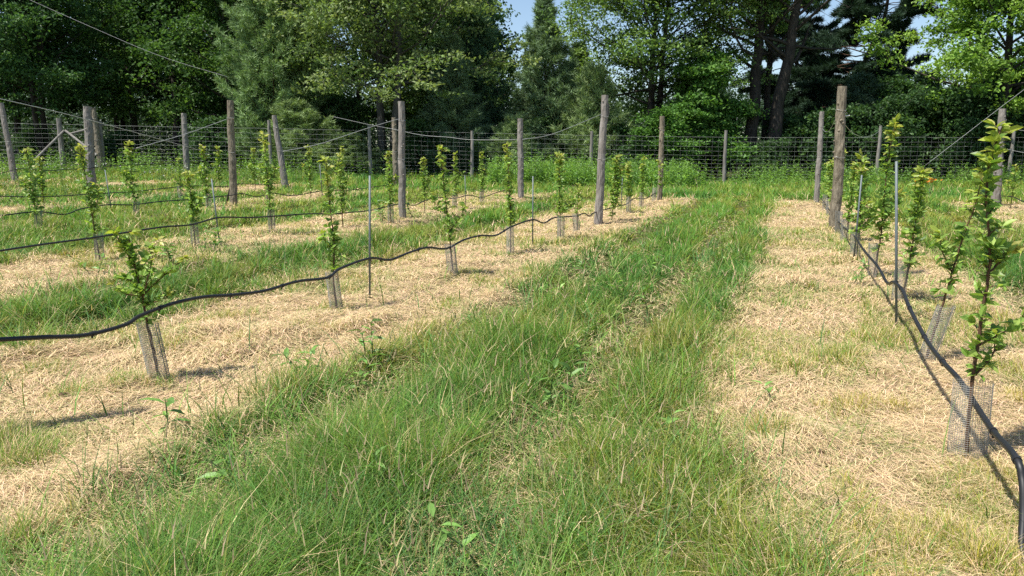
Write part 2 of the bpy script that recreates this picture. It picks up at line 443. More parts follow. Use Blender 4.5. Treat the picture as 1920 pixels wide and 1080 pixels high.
# ------------------------------------------------------------------ leaves
def leaf_shape(mb, P, D, Nn, L, Wd, C, droop=.25):
    """many real leaves: base, two half blades folded along the midrib, drooping tip"""
    n = len(P); D = unit(D); Nn = unit(Nn - (Nn*D).sum(1, keepdims=True)*D); X = np.cross(D, Nn)
    L = np.broadcast_to(L, (n,))[:, None]; Wd = np.broadcast_to(Wd, (n,))[:, None]
    dr = np.broadcast_to(droop, (n,))[:, None]
    def pt(t, s, lift): return P + D*L*t + X*Wd*s + Nn*(lift*Wd - dr*L*t*t)
    V = np.stack([pt(0, 0, 0), pt(.32, -.42, .16), pt(.32, 0, 0), pt(.32, .42, .16), pt(.68, -.40, .16), pt(.68, 0, 0), pt(.68, .40, .16), pt(1, 0, 0)], 1)
    b = np.arange(n)[:, None]*8
    T = np.concatenate([b+np.array([t]) for t in ((0, 2, 1), (0, 3, 2), (4, 5, 7), (5, 6, 7))], 1).reshape(-1, 3)
    Q = np.concatenate([b+np.array([q]) for q in ((1, 2, 5, 4), (2, 3, 6, 5))], 1).reshape(-1, 4)
    mb.add(V.reshape(-1, 3), T, Q, np.repeat(C[:, None], 8, 1).reshape(-1, 3))
def leaf_quads(mb, P, L, C, rng, up=.55, asp=.55):
    """small leaves of far trees: one bent diamond each"""
    n = len(P)
    Nn = unit(rng.normal(0, 1, (n, 3)) + np.array([0, 0, up])); D = unit(np.cross(Nn, rng.normal(0, 1, (n, 3)))); X = np.cross(D, Nn)
    L = np.broadcast_to(L, (n,))[:, None]*(.7+.6*rng.random((n, 1)))
    V = np.stack([P-D*L*.5, P-X*L*asp*.5+Nn*L*.1, P+D*L*.5-Nn*L*.08, P+X*L*asp*.5+Nn*L*.1], 1)
    Q = np.arange(n*4).reshape(n, 4)
    mb.add(V.reshape(-1, 3), None, Q, np.repeat(C[:, None], 4, 1).reshape(-1, 3))

# ------------------------------------------------------------------ young fruit trees
CR = np.array([CY, SY, 0]); CF = np.array([-SY, CY, 0]); UP = np.array([0, 0, 1.])
def W3(du, dz, dv=0): return CR*du + CF*dv + UP*dz
YG = np.array([[.19, .32, .06], [.25, .38, .08], [.15, .26, .055], [.32, .43, .10]])
YT = np.array([[.36, .42, .08], [.30, .38, .07], [.42, .42, .12]])
def sapling(name, base, stems, rng, nleaf, leaf=.07, z0=.42, spread=.1, r0=.011, tip=True, scale=1.0):
    """stems: list of polylines of (along camera right, height, along view) from the trunk base"""
    root = empty(name, base); nleaf = int(nleaf*1.0); z0 = z0*.85 if z0 > .3 else z0; leaf *= 1.0; spread *= .78
    tb = MB(); lb = MB()
    PP, DD, NN, LL, CC = [], [], [], [], []
    lens = []
    for st_ in stems:
        p = np.array([W3(*q) for q in st_]); lens.append(np.linalg.norm(np.diff(p, axis=0), axis=1).sum())
    for si, st_ in enumerate(stems):
        p = spline(np.array([W3(*q) for q in st_]), per=7)
        p += np.concatenate([[[0, 0, 0]], rng.normal(0, .0018, (len(p)-1, 3))])
        rr = (r0 if si == 0 else r0*.55)*np.linspace(1, .28, len(p))
        tube(tb, p, rr, 6, (.5, .5, .5))
        k = int(nleaf*lens[si]/sum(lens)); 
        t = np.linspace(0, 1, len(p)); zmin = z0 if si == 0 else -1
        tt = rng.random(k*3)*.98+.02; pts = np.stack([np.interp(tt, t, p[:, a]) for a in range(3)], 1)
        ok = pts[:, 2] > zmin; pts, tt = pts[ok][:k], tt[ok][:k]
        zt = p[-1, 2]
        # spurs: short shoots that carry leaf rosettes
        ns = max(5, k//6); ts = np.linspace(.12, .97, ns); sp = np.stack([np.interp(ts, t, p[:, a]) for a in range(3)], 1)
        ok2 = sp[:, 2] > zmin; sp = sp[ok2]; ts = ts[ok2]; ns = len(sp)
        a = np.arange(ns)*2.4 + rng.random()*6
        el = rng.uniform(.2, 1.0, ns)
        sd_ = np.stack([np.cos(a)*np.cos(el), np.sin(a)*np.cos(el), np.sin(el)], 1)
        sl_ = spread*(.35+.9*rng.random(ns))*(1.15-.75*ts)
        for j in range(ns):
            e = sp[j]+sd_[j]*sl_[j]
            tube(tb, [sp[j], (sp[j]+e)/2+[0, 0, .006], e], [r0*.3, r0*.22, r0*.15], 4, (.5, .5, .5), cap=False)
            q = rng.integers(4, 8)
            aa = rng.random(q)*2*pi; ee = rng.normal(.15, .4, q)
            d = np.stack([np.cos(aa)*np.cos(ee), np.sin(aa)*np.cos(ee), np.sin(ee)], 1) + sd_[j]*.6
            f = rng.random(q)[:, None]*.6+.4
            PP.append(sp[j]+(e-sp[j])*f); DD.append(d); NN.append(rng.normal(0, .5, (q, 3))+UP*.8-CF*.35)
            c = YG[rng.integers(0, 4, q)]*(.85+.3*rng.random((q, 1)))
            if tip: 
                y_ = rng.random(q) < sm(.72, .98, ts[j])*.9; c[y_] = YT[rng.integers(0, 3, y_.sum())]
            CC.append(c); LL.append(leaf*(.6+.6*rng.random(q)))
        q = len(pts)//2; pts = pts[:q]; tt = tt[:q]
        aa = rng.random(q)*2*pi; ee = rng.normal(.35, .4, q)
        PP.append(pts); DD.append(np.stack([np.cos(aa)*np.cos(ee), np.sin(aa)*np.cos(ee), np.sin(ee)], 1)); NN.append(rng.normal(0, .5, (q, 3))+UP*.8-CF*.35)
        c = YG[rng.integers(0, 4, q)].copy()
        if tip:
            y_ = rng.random(q) < sm(.7, .95, tt)*.9; c[y_] = YT[rng.integers(0, 3, y_.sum())]
        CC.append(c); LL.append(leaf*(.65+.6*rng.random(q)))
    P, D, N_, L_, C = [np.concatenate(a) for a in (PP, DD, NN, LL, CC)]
    leaf_shape(lb, P, D, N_, L_, L_*.55, C, rng.uniform(.05, .45, len(P)))
    tb.build('trunk', M_STEM, root, True); lb.build('foliage', M_YLEAF, root)
    return root

def guard_mesh(lean=(0, 0), h=.42, r=.062, rng=RNG, wire=.00115, ng=34, nr=32):
    mb = MB()
    a = np.arange(ng)*2*pi/ng
    lx, ly = lean
    sq = 1 + .10*np.sin(2*a+rng.random()*6) + .05*np.sin(3*a+rng.random()*6)
    for k in range(ng):
        zz = np.linspace(0, h*(1+.02*rng.random()), 5)
        P = np.stack([np.cos(a[k])*r*sq[k]+lx*zz/h, np.sin(a[k])*r*sq[k]+ly*zz/h, zz], 1)
        tube(mb, P, wire, 3, (.5, .5, .5), cap=False)
    for j in range(nr):
        z = h*(j+.3)/nr; b = np.linspace(0, 2*pi, ng+1)
        s2 = np.append(sq, sq[0])
        P = np.stack([np.cos(b)*r*s2+lx*z/h, np.sin(b)*r*s2+ly*z/h, np.full_like(b, z)], 1)
        tube(mb, P, wire, 3, (.5, .5, .5), cap=False)
    # overlap seam and two ties
    for k in range(2): tube(mb, [(r*1.05, .004*k, 0), (r*1.05+lx, .004*k+ly, h)], wire*1.6, 3, (.5, .5, .5))
    return mb
GUARDS = [guard_mesh((0, 0)).mesh('tree_guard', M_GUARD), guard_mesh((.02, .01), .44, .058).mesh('tree_guard', M_GUARD), guard_mesh((-.03, .02), .40, .06).mesh('tree_guard', M_GUARD)]
def place_guard(x, y, k, label, rz=0, s=1.0, mesh=None, group='wire mesh guards round the young trunks'):
    o = bpy.data.objects.new('tree_guard', mesh or GUARDS[k]); COL.objects.link(o)
    o.location = (x, y, hz(x, y)-.01); o.rotation_euler = (0, 0, rz); o.scale = (s, s, s)
    tag(o, label, 'tree guard', group)

# row right of the alley, row left of it, then the rows further left
rng = np.random.default_rng(21)
GT = 'young fruit trees standing in rows'
def plant(label, x, y, stems, n, **k):
    o = sapling('young_fruit_tree', (x, y, hz(x, y)-.015), stems, rng, n, **k)
    tag(o, label, 'young tree', GT)
plant('large near sapling with yellow green top at the right edge, hose crossing its wire guard', .92, 4.24,
      [[(0, 0), (-.01, .2), (-.012, .42), (0, .75), (.012, .98), (0, 1.12), (-.03, 1.27), (-.045, 1.42), (-.03, 1.54), (0, 1.66)],
       [(0, .60), (.1, .66), (.17, .70), (.25, .76)], [(0, .45), (.07, .55), (.085, .66)], [(.0, .95), (.06, 1.02), (.11, 1.08)]], 330, leaf=.062, z0=.56, spread=.11)
plant('leaning sapling with a bare reddish lower stem just behind the large near tree', 1.03, 6.31,
      [[(0, 0), (.04, .2), (.09, .44), (.15, .75), (.20, .98), (.26, 1.2), (.28, 1.38)], [(.13, .7), (.05, .85), (.02, .98)]], 170, leaf=.075, z0=.6, spread=.10)
plant('leafy sapling right behind the tall steel stake nearest on the right', 1.13, 8.55, [[(0, 0), (.05, .4), (.07, .8), (.085, 1.1), (.10, 1.36)]], 230, leaf=.08, z0=.3, spread=.17)
plant('tall sapling whose pale top covers a far fence post on the right', 1.04, 10.4, [[(0, 0), (.05, .5), (.05, 1.0), (.07, 1.5), (.11, 1.93)], [(.05, .6), (-.1, .78), (-.16, .95)], [(.05, .7), (.18, .85), (.22, 1.05)]], 330, leaf=.085, z0=.42, spread=.22)
plant('bushy sapling between the short grey stake and the thick bark covered post', .96, 12.1, [[(0, 0), (.02, .5), (0, 1.0), (-.02, 1.5)], [(0, .4), (.14, .6), (.2, .8)]], 260, leaf=.09, z0=.35, spread=.22)
plant('sapling half hidden by the thick bark covered post on the right', .98, 14.6, [[(0, 0), (.02, .5), (.05, 1.0), (.08, 1.38)]], 230, leaf=.09, z0=.4, spread=.2)
for (yy, hh, lb_) in ((18.6, 1.6, 'first dense sapling behind the thick bark covered post, right row'), (20.4, 1.4, 'second dense sapling behind the thick bark covered post, right row'), (22.6, 1.35, 'third dense sapling behind the thick bark covered post, right row'), (24.4, 1.2, 'farthest sapling of the right row, next to its end post')):
    plant(lb_, .98, yy, [[(0, 0), (.03, .5), (.05, 1.0), (.05, hh)]], 210, leaf=.1, z0=.35, spread=.26)
L = 'row along the left edge of the alley'
plant('low wide branching sapling at the near left, leaning over its wire guard', -3.94, 3.93,
      [[(0, 0), (-.03, .2), (-.06, .44), (-.085, .65), (-.11, .8), (-.17, .93), (-.23, 1.04)], [(-.1, .76), (-.125, .9), (-.13, 1.05)], [(-.075, .62), (.03, .72, .05), (.10, .78, .06), (.19, .86, .08)], [(-.075, .6), (.0, .72, -.08), (.05, .82, -.12), (.09, .92, -.14)],
       [(-.085, .66), (-.16, .71, .03), (-.25, .73, .05)], [(-.085, .62), (-.15, .64, -.08), (-.19, .7, -.13)], [(-.07, .54), (.02, .58), (.11, .62)], [(-.1, .74), (-.03, .88, .06), (.02, .97, .07)]], 330, leaf=.056, z0=.5, spread=.075)
plant('slender sapling with a bright yellow top left of the tall steel stake', -4.12, 6.39, [[(0, 0), (-.02, .35), (-.0, .7), (-.03, 1.05), (-.045, 1.5)], [(-.01, .6), (-.08, .7), (-.12, .78)]], 210, leaf=.066, z0=.46, spread=.13)
plant('sapling right of the tall steel stake, open crown and lichen dark lower guard', -3.91, 8.72, [[(0, 0), (-.03, .4), (-.07, .85), (-.11, 1.25), (-.13, 1.63)], [(-.05, .55), (.1, .75), (.16, .88)], [(-.07, .8), (-.2, .9), (-.28, 1.02)]], 230, leaf=.072, z0=.5, spread=.15)
plant('sapling left of the second steel stake along the alley edge', -3.98, 11.04, [[(0, 0), (0, .5), (-.02, 1.0), (-.05, 1.7)]], 230, leaf=.075, z0=.5, spread=.17)
plant('sapling with forked low side shoot left of the leaning grey post', -3.66, 12.69, [[(0, 0), (-.02, .5), (-.03, 1.0), (-.03, 1.48)], [(0, .45), (.16, .6), (.25, .7)]], 230, leaf=.085, z0=.42, spread=.17)
plant('short sparse sapling close to the foot of the leaning grey post', -3.8, 14.3, [[(0, 0), (.0, .4), (.01, .7), (.01, .95)]], 60, leaf=.075, z0=.4, spread=.14)
plant('dense sapling leafy down to the ground behind the leaning grey post', -3.72, 17.0, [[(0, 0), (.03, .5), (.05, 1.0), (.08, 1.45)], [(.02, .3), (.12, .7), (.2, 1.2)]], 330, leaf=.095, z0=.06, spread=.26)
plant('second sapling beyond the leaning grey post, by a thin stake', -3.83, 19.45, [[(0, 0), (0, .5), (-.03, 1.25)]], 190, leaf=.1, z0=.45, spread=.22)
plant('last sapling before the lichen spotted end post of the alley', -3.87, 21.4, [[(0, 0), (.02, .5), (.03, 1.4)]], 170, leaf=.1, z0=.45, spread=.17)
plant('small leafy sapling growing right at the lichen spotted end post', -3.8, 24.1, [[(0, 0), (.02, .5), (.0, 1.25)]], 90, leaf=.1, z0=.5, spread=.25)
A = [(-9.23, 8.28, 1.67, -.14, 'tall left leaning sapling with dark leaves in front of a thick grey post'), (-8.87, 9.78, 1.2, -.03, 'sapling with a tufted top left of the thin stake, second hose'),
     (-8.88, 11.75, 1.80, -.06, 'tall narrow sapling in straw in front of a leaning splintered post'), (-8.55, 13.6, 1.5, -.02, 'sapling half hidden behind the slender yellow topped one'),
     (-8.15, 14.9, 1.55, -.02, 'narrow sapling left of the paired posts, weeds at its foot'), (-8.4, 17.07, 1.35, 0, 'first sapling right of the paired posts on the second hose'),
     (-8.3, 18.68, 1.5, .03, 'second sapling right of the paired posts on the second hose'), (-8.35, 20.72, 1.5, 0, 'third sapling right of the paired posts, at the stake'), (-8.2, 22.4, 1.3, 0, 'last sapling before the far end post of the second hose')]
for x, y, h, l, lb_ in A:
    plant(lb_, x, y, [[(0, 0), (l*.3, h*.3), (l*.6, h*.65), (l, h)], [(l*.4, h*.4), (l*.4+.1, h*.55), (l*.4+.13, h*.66)]], 220, leaf=.085, z0=.38, spread=.18)
B = [(-13.7, 10.93, 1.6, -.06, 'leftmost sapling, pale leafy, standing in straw near the left edge'), (-13.94, 13.57, 1.75, -.03, 'pale sapling in straw right of the thick grey post'),
     (-14.2, 16.2, 1.65, -.03, 'leafy sapling left of the mossy brown post with the strut'), (-14.09, 18.51, 1.72, 0, 'tall sapling right of the mossy brown post'),
     (-13.95, 20.44, 1.6, 0, 'sapling on the third hose, second beyond the mossy brown post'), (-13.96, 22.36, 1.6, 0, 'last visible sapling on the third hose'),
     (-17.0, 18.3, 1.2, 0, 'small dark sapling below the blue grey far post, fourth hose'), (-18.2, 21.4, 1.5, .02, 'sapling on the fourth hose just left of the mossy brown post'),
     (-17.7, 22.6, 1.45, 0, 'far sapling on the fourth hose right of the mossy brown post'), (5.88, 25.2, 1.2, .04, 'small thin sapling beside the far right end post'), (-18.0, 14.6, 1.3, 0, 'far sapling on the fourth hose near the left edge')]
for x, y, h, l, lb_ in B:
    plant(lb_, x, y, [[(0, 0), (l*.3, h*.3), (l*.6, h*.65), (l, h)], [(l*.4, h*.35), (l*.4-.12, h*.5), (l*.4-.16, h*.62)]], 200 if h > 1.25 else 90, leaf=.1, z0=.36, spread=.22)

big = guard_mesh((-.005, .0), .41, .082, wire=.0008, ng=42, nr=38).mesh('tree_guard', M_GUARD)
lean2 = guard_mesh((.11, .03), .44, .062).mesh('tree_guard', M_GUARD)
leanL = guard_mesh((-.055, -.02), .42, .062).mesh('tree_guard', M_GUARD)
leanM = guard_mesh((-.045, .0), .40, .056).mesh('tree_guard', M_GUARD)
place_guard(.92, 4.24, 0, 'wide wire mesh guard round the large near tree, black hose across it', mesh=big)
place_guard(1.03, 6.31, 0, 'slanted wire guard leaning right behind the large near tree', mesh=lean2)
place_guard(1.1, 8.55, 1, 'wire guard at the foot of the tall right steel stake', .4)
place_guard(1.03, 10.4, 1, 'dark weedy wire guard beside the black hose behind the right stake', 2.2)
place_guard(.96, 12.1, 2, 'wire guard at the foot of the short grey stake on the right', 1)
place_guard(.95, 14.6, 0, 'wire guard in front of the thick bark covered post on the right', 2)
for yy, lb_ in ((16.0, 'wire guard touching the thick bark covered post on the right'), (18.6, 'first wire guard past the thick bark covered post'), (20.4, 'second wire guard past the thick bark covered post'), (22.6, 'third wire guard past the thick bark covered post')):
    place_guard(.93, yy, 1, lb_, yy)
place_guard(-3.94, 3.93, 0, 'left leaning wire guard round the low wide near left sapling', mesh=leanL)
place_guard(-4.12, 6.39, 0, 'tilted wire guard under the yellow topped slender sapling', mesh=leanM)
place_guard(-3.91, 8.72, 2, 'mottled wire guard right of the tall steel stake', 1.1)
place_guard(-3.98, 11.04, 1, 'wire guard left of the second steel stake', 1.9)
place_guard(-3.66, 12.69, 0, 'wire guard with dead twigs left of the leaning grey post', 2.5)
place_guard(-3.8, 14.3, 2, 'wire guard round the short sparse sapling by the leaning grey post', .7)
place_guard(-3.83, 19.45, 0, 'grey wire guard beyond the leaning grey post, nearer of two', .2)
place_guard(-3.87, 21.4, 1, 'grey wire guard beyond the leaning grey post, farther of two', .2)
place_guard(-3.95, 24.0, 1, 'wire guard at the foot of the lichen spotted end post', .2)
for (x, y, h, l, lb_), t in zip(A, ('pale wire guard in straw below the left leaning sapling', 'pale wire guard left of the thin stake on the second hose', 'pale wire guard below the tall narrow sapling in straw', None, 'wire guard left of the paired posts', None, 'wire guard two saplings right of the paired posts', 'wire guard by the stake right of the paired posts', None)):
    if t: place_guard(x, y, 0, t, x)
for (x, y, h, l, lb_), t in zip(B, ('wire guard of the leftmost sapling in straw', 'wire guard right of the thick grey post', 'wire guard left of the mossy brown post', 'wire guard right of the mossy brown post', None, None, 'small wire guard in straw below the blue grey far post', None, None, None, None)):
    if t: place_guard(x, y, 2, t, x)

# ------------------------------------------------------------------ wooden posts
def post(label, b, t, r0=.075, r1=.055, m=None, knots=8, seed=0, extra=None):
    rg = np.random.default_rng(seed)
    b = np.array([b[0], b[1], hz(b[0], b[1])-.04]); t = np.array(t, float)
    o = empty('wooden_post', b); v = t-b; n = 26
    s = np.linspace(0, 1, n)[:, None]
    P = v*s + np.stack([np.convolve(rg.normal(0, .016, n), np.ones(5)/5, 'same'), np.convolve(rg.normal(0, .016, n), np.ones(5)/5, 'same'), np.zeros(n)], 1)
    mb = MB(); tube(mb, P, np.linspace(r0, r1, n), 12, (.5, .5, .5), True, .13, rg)
    for k in range(knots):      # knots and cut branch stubs
        f = rg.uniform(.25, .97); a = rg.random()*2*pi; c = v*f; d = np.array([cos(a), sin(a), .25]); rr = r0+(r1-r0)*f
        tube(mb, [c+d*rr*.6, c+d*(rr+.012), c+d*(rr+.022)], [rr*.3, rr*.24, rr*.08], 6, (.5, .5, .5))
    mb.build('log', m or M_POST, o, False)
    for f in (.86, .55):        # wire loops stapled round the log
        mw = MB()
        c = P[int(f*(n-1))]; rr = (r0+(r1-r0)*f)*1.1
        a = np.linspace(0, 2*pi, 15)
        tube(mw, np.stack([c[0]+np.cos(a)*rr, c[1]+np.sin(a)*rr, c[2]+.012*np.sin(a*2)], 1), .0035, 4, (.5, .5, .5), False)
        mw.build('wire_loop', M_WIRE, o)
    tag(o, label, 'post', 'wooden posts along the tree rows')
    if extra: extra(o, v, r1)
    return o
def strut(o, v, r1, dx, dy, h=.38, m=None):
    mb = MB(); tube(mb, [(dx, dy, 0), (dx*.3, dy*.3, h)], [.028, .022], 8, (.5, .5, .5), True, .2); mb.build('strut', m or M_BARK, o)
def p14x(o, v, r1):
    mb = MB(); c = v*.86
    tube(mb, [c+[.055, .0, .22], c+[.085, .02, .20], c+[.095, .02, .02], c+[.06, .01, -.12]], [.008, .014, .012, .006], 5, (.5, .5, .5)); mb.build('splinter', M_BEAM, o)
    strut(o, v, r1, .10, .04)
def p18x(o, v, r1):
    mb = MB(); c = v*.80
    a, b = c+CR*.05, c+CR*.17+UP*.015
    tube(mb, [a, b], [.012, .012], 5, (.5, .5, .5)); tube(mb, [c+CR*.06+UP*.02, c+CR*.09+UP*.10, c+CR*.12+UP*.05], [.008, .008, .008], 5, (.5, .5, .5)); mb.build('wire_tensioner', M_WHITE, o)
post('tall grey post leaning slightly right with a torn splinter, at the alley edge', (-3.86, 16.26), (-3.76, 16.3, 2.75), .095, .072, seed=1, extra=p14x)
post('lichen spotted pale end post at the far end of the alley', (-3.82, 24.4), (-3.83, 24.4, 2.67), .085, .075, M_POSTB, seed=2)
post('nearer and taller of the paired grey posts', (-8.32, 15.77), (-8.29, 15.78, 2.69), .085, .072, seed=3)
post('straight grey end post between the paired posts and the leaning grey post', (-8.01, 23.18), (-8.04, 23.17, 2.61), .10, .085, seed=4)
post('mossy brown post with a dark strut at its foot', (-14.11, 17.1), (-14.04, 17.12, 2.92), .105, .085, M_POSTB, seed=5, extra=lambda o, v, r: strut(o, v, r, -.22, -.08, .55))
post('farther knotty brown one of the paired posts', (-14.68, 27.3), (-14.72, 27.4, 2.92), .12, .09, M_POSTB, 14, seed=6)
post('splintered grey post leaning left in front of the pine boughs', (-17.74, 24.42), (-18.02, 24.32, 2.92), .13, .085, seed=7)
post('thick bark covered post in the right row with a white wire tensioner', (.90, 16.6), (.84, 16.59, 2.82), .105, .088, M_POSTB, 12, seed=8, extra=p18x)
post('slim grey end post of the right row', (.80, 25.7), (.78, 25.76, 2.79), .085, .07, seed=9)
post('knotty grey end post at the far right', (5.68, 25.98), (5.6, 25.95, 2.80), .125, .095, M_POST, 14, seed=10, extra=lambda o, v, r: strut(o, v, r, .16, .05, .7, M_BEAM))
post('blue grey far post standing in tall weeds left of the mossy brown post', (-26.81, 29.34), (-26.75, 29.36, 3.38), .15, .12, seed=11)
post('thick grey post partly covered by the left leaning sapling', (-23.7, 21.18), (-23.58, 21.22, 3.18), .17, .135, seed=12)
post('slimmer mossy post just behind the thick grey post', (-31.4, 28.74), (-31.61, 28.74, 3.68), .16, .12, M_POSTB, seed=13)
post('grey post leaning left at the far left edge', (-28.2, 21.76), (-28.45, 21.71, 3.43), .12, .09, seed=14)
post('tall grey post standing beside the left edge, its shadow on the straw', (-4.33, 2.42), (-4.38, 2.40, 2.75), .085, .07, seed=15)

# ------------------------------------------------------------------ steel stakes
def stake(label, x, y, top, dx=0., dy=0.):
    z = hz(x, y)-.05; o = empty('steel_stake', (x, y, z)); mb = MB()
    tube(mb, [(0, 0, 0), (dx, dy, top-z)], [.0115, .0115], 8, (.5, .5, .5)); mb.build('rod', M_STEEL, o, True)
    mc = MB(); f = .38/(top-z)*1.2; c = np.array([dx*f, dy*f, .46])
    tube(mc, [c-[0, 0, .012], c+[0, 0, .012]], [.017, .017], 8, (.5, .5, .5)); mc.build('tie', M_HOSE, o)
    tag(o, label, 'stake', 'steel stakes holding up the hoses')
stake('tall straight steel stake in front of the alley, nearest on the left', -4.16, 7.09, 1.32, .05)
stake('second steel stake along the alley edge', -4.04, 12.3, 1.17)
stake('tall blue grey steel stake leaning left, nearest on the right', .97, 7.46, 1.48, -.12, -.03)
stake('short grey stake behind the nearest right one', .91, 11.79, 1.25, .02)
stake('thin stake between two far saplings near the end of the alley', -4.2, 20.3, .93, .02)
stake('thin left leaning stake on the second hose', -9.13, 10.64, 1.12, -.08)
stake('thin stake right of the paired posts on the second hose', -8.38, 19.6, .95, -.02)
stake('thin stake on the third hose right of the thick grey post', -15.4, 14.28, 1.15, -.1)
stake('thin stake at the left edge of the third hose', -13.9, 10.3, 1.05, -.12)
stake('thin stake behind the slender yellow topped sapling on the third hose', -13.9, 21.0, 1.2, -.05)

# ------------------------------------------------------------------ irrigation hoses
def hose(label, X, pts, r=.0128, wob=.012, clips=()):
    rg = np.random.default_rng(int(abs(X)*10))
    P = np.array([(X+rg.normal(0, wob), y, z) for y, z in pts]); P = spline(P, per=7)
    o = empty('irrigation_hose', P[0]); mb = MB(); tube(mb, P-P[0], r, 10, (.5, .5, .5)); mb.build('tubing', M_HOSE, o, True)
    acc = np.concatenate([[0], np.cumsum(np.linalg.norm(np.diff(P, axis=0), axis=1))])
    for d in clips:
        c = np.array([np.interp(d, acc, P[:, k]) for k in range(3)])-P[0]; c2 = np.array([np.interp(d+.022, acc, P[:, k]) for k in range(3)])-P[0]
        m2 = MB(); tube(m2, [c, c2], r*1.28, 10, (.5, .5, .5)); tube(m2, [c-[0, 0, r*2.0], c+[0, 0, r*.3]], [.006, .008], 6, (.5, .5, .5)); m2.build('dripper', M_HOSE, o)
    tag(o, label, 'hose', 'black irrigation hoses along the rows')
H1 = [(.6, .55), (1.6, .62), (2.3, .60), (2.66, .604), (2.82, .574), (3.07, .532), (3.345, .483), (3.62, .489), (3.77, .514), (4.03, .544), (4.33, .538), (4.67, .495), (5.05, .463), (5.48, .469), (5.88, .445), (6.15, .49), (6.64, .523), (7.07, .451), (7.56, .471), (7.96, .478), (8.55, .398), (9.05, .45), (9.6, .451), (10.2, .398), (10.88, .46), (11.9, .481), (12.49, .38), (13.12, .421), (14.58, .339), (15.2, .346), (15.65, .258), (16.12, .303), (18.57, .283), (19.56, .262), (20.62, .353), (22.25, .264), (24.11, .344)]
H2 = [(4.5, .43), (5.98, .429), (6.35, .433), (6.9, .446), (7.68, .452), (8.4, .477), (8.9, .485), (9.44, .47), (10.04, .53), (10.82, .469), (11.55, .441), (12.53, .408), (13.26, .354), (14.06, .329), (14.94, .313), (16.19, .378), (16.87, .297), (17.46, .367), (18.24, .418), (19.25, .335), (20.37, .365), (21.39, .251), (22.74, .346), (23.7, .386)]
H3 = [(8.5, .42), (9.78, .43), (10.38, .394), (11.15, .41), (11.74, .314), (12.13, .396), (12.81, .443), (13.54, .398), (14.33, .424), (15.01, .423), (16.04, .433), (16.85, .447), (17.28, .468), (17.83, .353), (18.54, .422), (19.4, .301), (20.37, .334), (21.25, .376), (22.5, .32), (24.67, .37), (25.67, .416)]
H4 = [(11.5, .55), (12.6, .553), (13.37, .525), (14.5, .453), (15.95, .449), (17.4, .454), (18.86, .501), (19.77, .531), (21.25, .438), (22.06, .497), (23.5, .424), (24.46, .467)]
H5 = [(15.5, .75), (16.6, .80), (17.64, .92), (18.39, 1.056), (19.34, .967), (20.17, 1.005), (20.8, .992), (21.74, 1.071), (25.45, 1.163)]
HR = [(2.95, .012), (3.12, .02), (3.2, .06), (3.285, .17), (3.356, .284), (3.45, .345), (3.88, .321), (4.56, .344), (5.02, .327), (5.59, .323), (6.37, .39), (7.0, .426), (7.5, .418), (8.1, .319), (8.89, .366), (10.5, .346), (12.3, .367), (14.77, .267), (18.62, .223), (23.2, .189), (25.7, .181)]
hose('black hose sagging along the left edge of the alley, in front of near saplings', -3.9, H1, clips=(2.05, 2.8, 3.35, 4.05, 4.7, 5.35, 6.3, 7.2, 8.1, 9.0, 10.0, 11.2, 12.3))
hose('black hose along the second row from the alley on the left', -8.6, H2, clips=(4.6, 6.2, 7.6, 9.1))
hose('black hose along the third row from the alley on the left', -13.95, H3)
hose('thin looking far hose along the fourth row on the left', -17.9, H4, .0125)
hose('farthest hose in the tall meadow grass at the left edge', -23.5, H5, .0125)
hose('black hose of the right row bending down to the ground at the near corner', .92, HR, .0145, .006, clips=(.62, 1.02, 1.62, 2.25, 2.9, 3.6, 4.3))
hose('black hose ending at the far right post', 5.8, [(20.5, .30), (22.0, .34), (23.4, .30), (24.6, .36), (25.8, .33)], .0135)

# ------------------------------------------------------------------ trellis wires
def wire(label, pts, r=.006, name='trellis_wire', sag=0., m=None):
    P = spline(np.array(pts, float), per=8) if len(pts) > 2 else np.linspace(pts[0], pts[1], 12)
    if sag: P[:, 2] -= sag*np.sin(np.linspace(0, pi, len(P)))
    mb = MB(); tube(mb, P-P[0], r, 4, (.5, .5, .5)); o = mb.build(name, m or M_WIRE, None, True); o.location = P[0]
    tag(o, label, 'wire', 'wires strung between the posts')
wire('long pale wire slanting down from the left edge past the thick grey post', [(-13.44, 10.05, 2.54), (-16.08, 14.42, 2.35), (-19.18, 21.81, 1.62)], .008)
wire('wire curving down to the left from the mossy brown post', [(-14.05, 17.03, 2.45), (-14.05, 15.37, 2.0), (-14.05, 13.85, 1.66)], .006)
wire('wire sloping down to the left from the paired posts', [(-8.3, 15.77, 2.32), (-8.3, 14.3, 2.06), (-8.3, 12.53, 1.72), (-8.3, 11.39, 1.58)], .005)
wire('wire sagging from above the pine boughs to the far end post', [(-14.88, 23.35, 2.78), (-13.77, 23.75, 2.52), (-12.91, 24.05, 2.35), (-11.61, 23.46, 2.14), (-10.57, 23.3, 2.06), (-9.64, 23.1, 1.97), (-8.05, 23.15, 1.96)], .006)
wire('thin wire from the leaning grey post down to the left', [(-3.8, 16.2, 2.36), (-3.8, 12.74, 1.88), (-3.8, 11.07, 1.75)], .004)
wire('loose wavy wire from the thick bark covered post to the right', [(.94, 16.7, 2.10), (1.44, 21.76, 2.05), (2.22, 28.42, 2.07), (3.33, 37.31, 2.35), (3.95, 41.7, 2.67)], .007)
wire('short wire rising right from the fence post behind the pale topped sapling', [(4.25, 41.8, 2.85), (4.64, 33.53, 4.11)], .007)
wire('straight grey wire crossing above the large near tree on the right', [(4.05, 28.01, 1.16), (6.2, 28.78, 3.03), (7.4, 29.2, 4.05)], .0055)
wire('loose wire hanging between the slim end post and the thick bark covered post', [(.81, 25.72, 2.3), (.85, 23.68, 2.14), (.83, 20.48, 2.11), (.83, 16.7, 2.34)], .005)
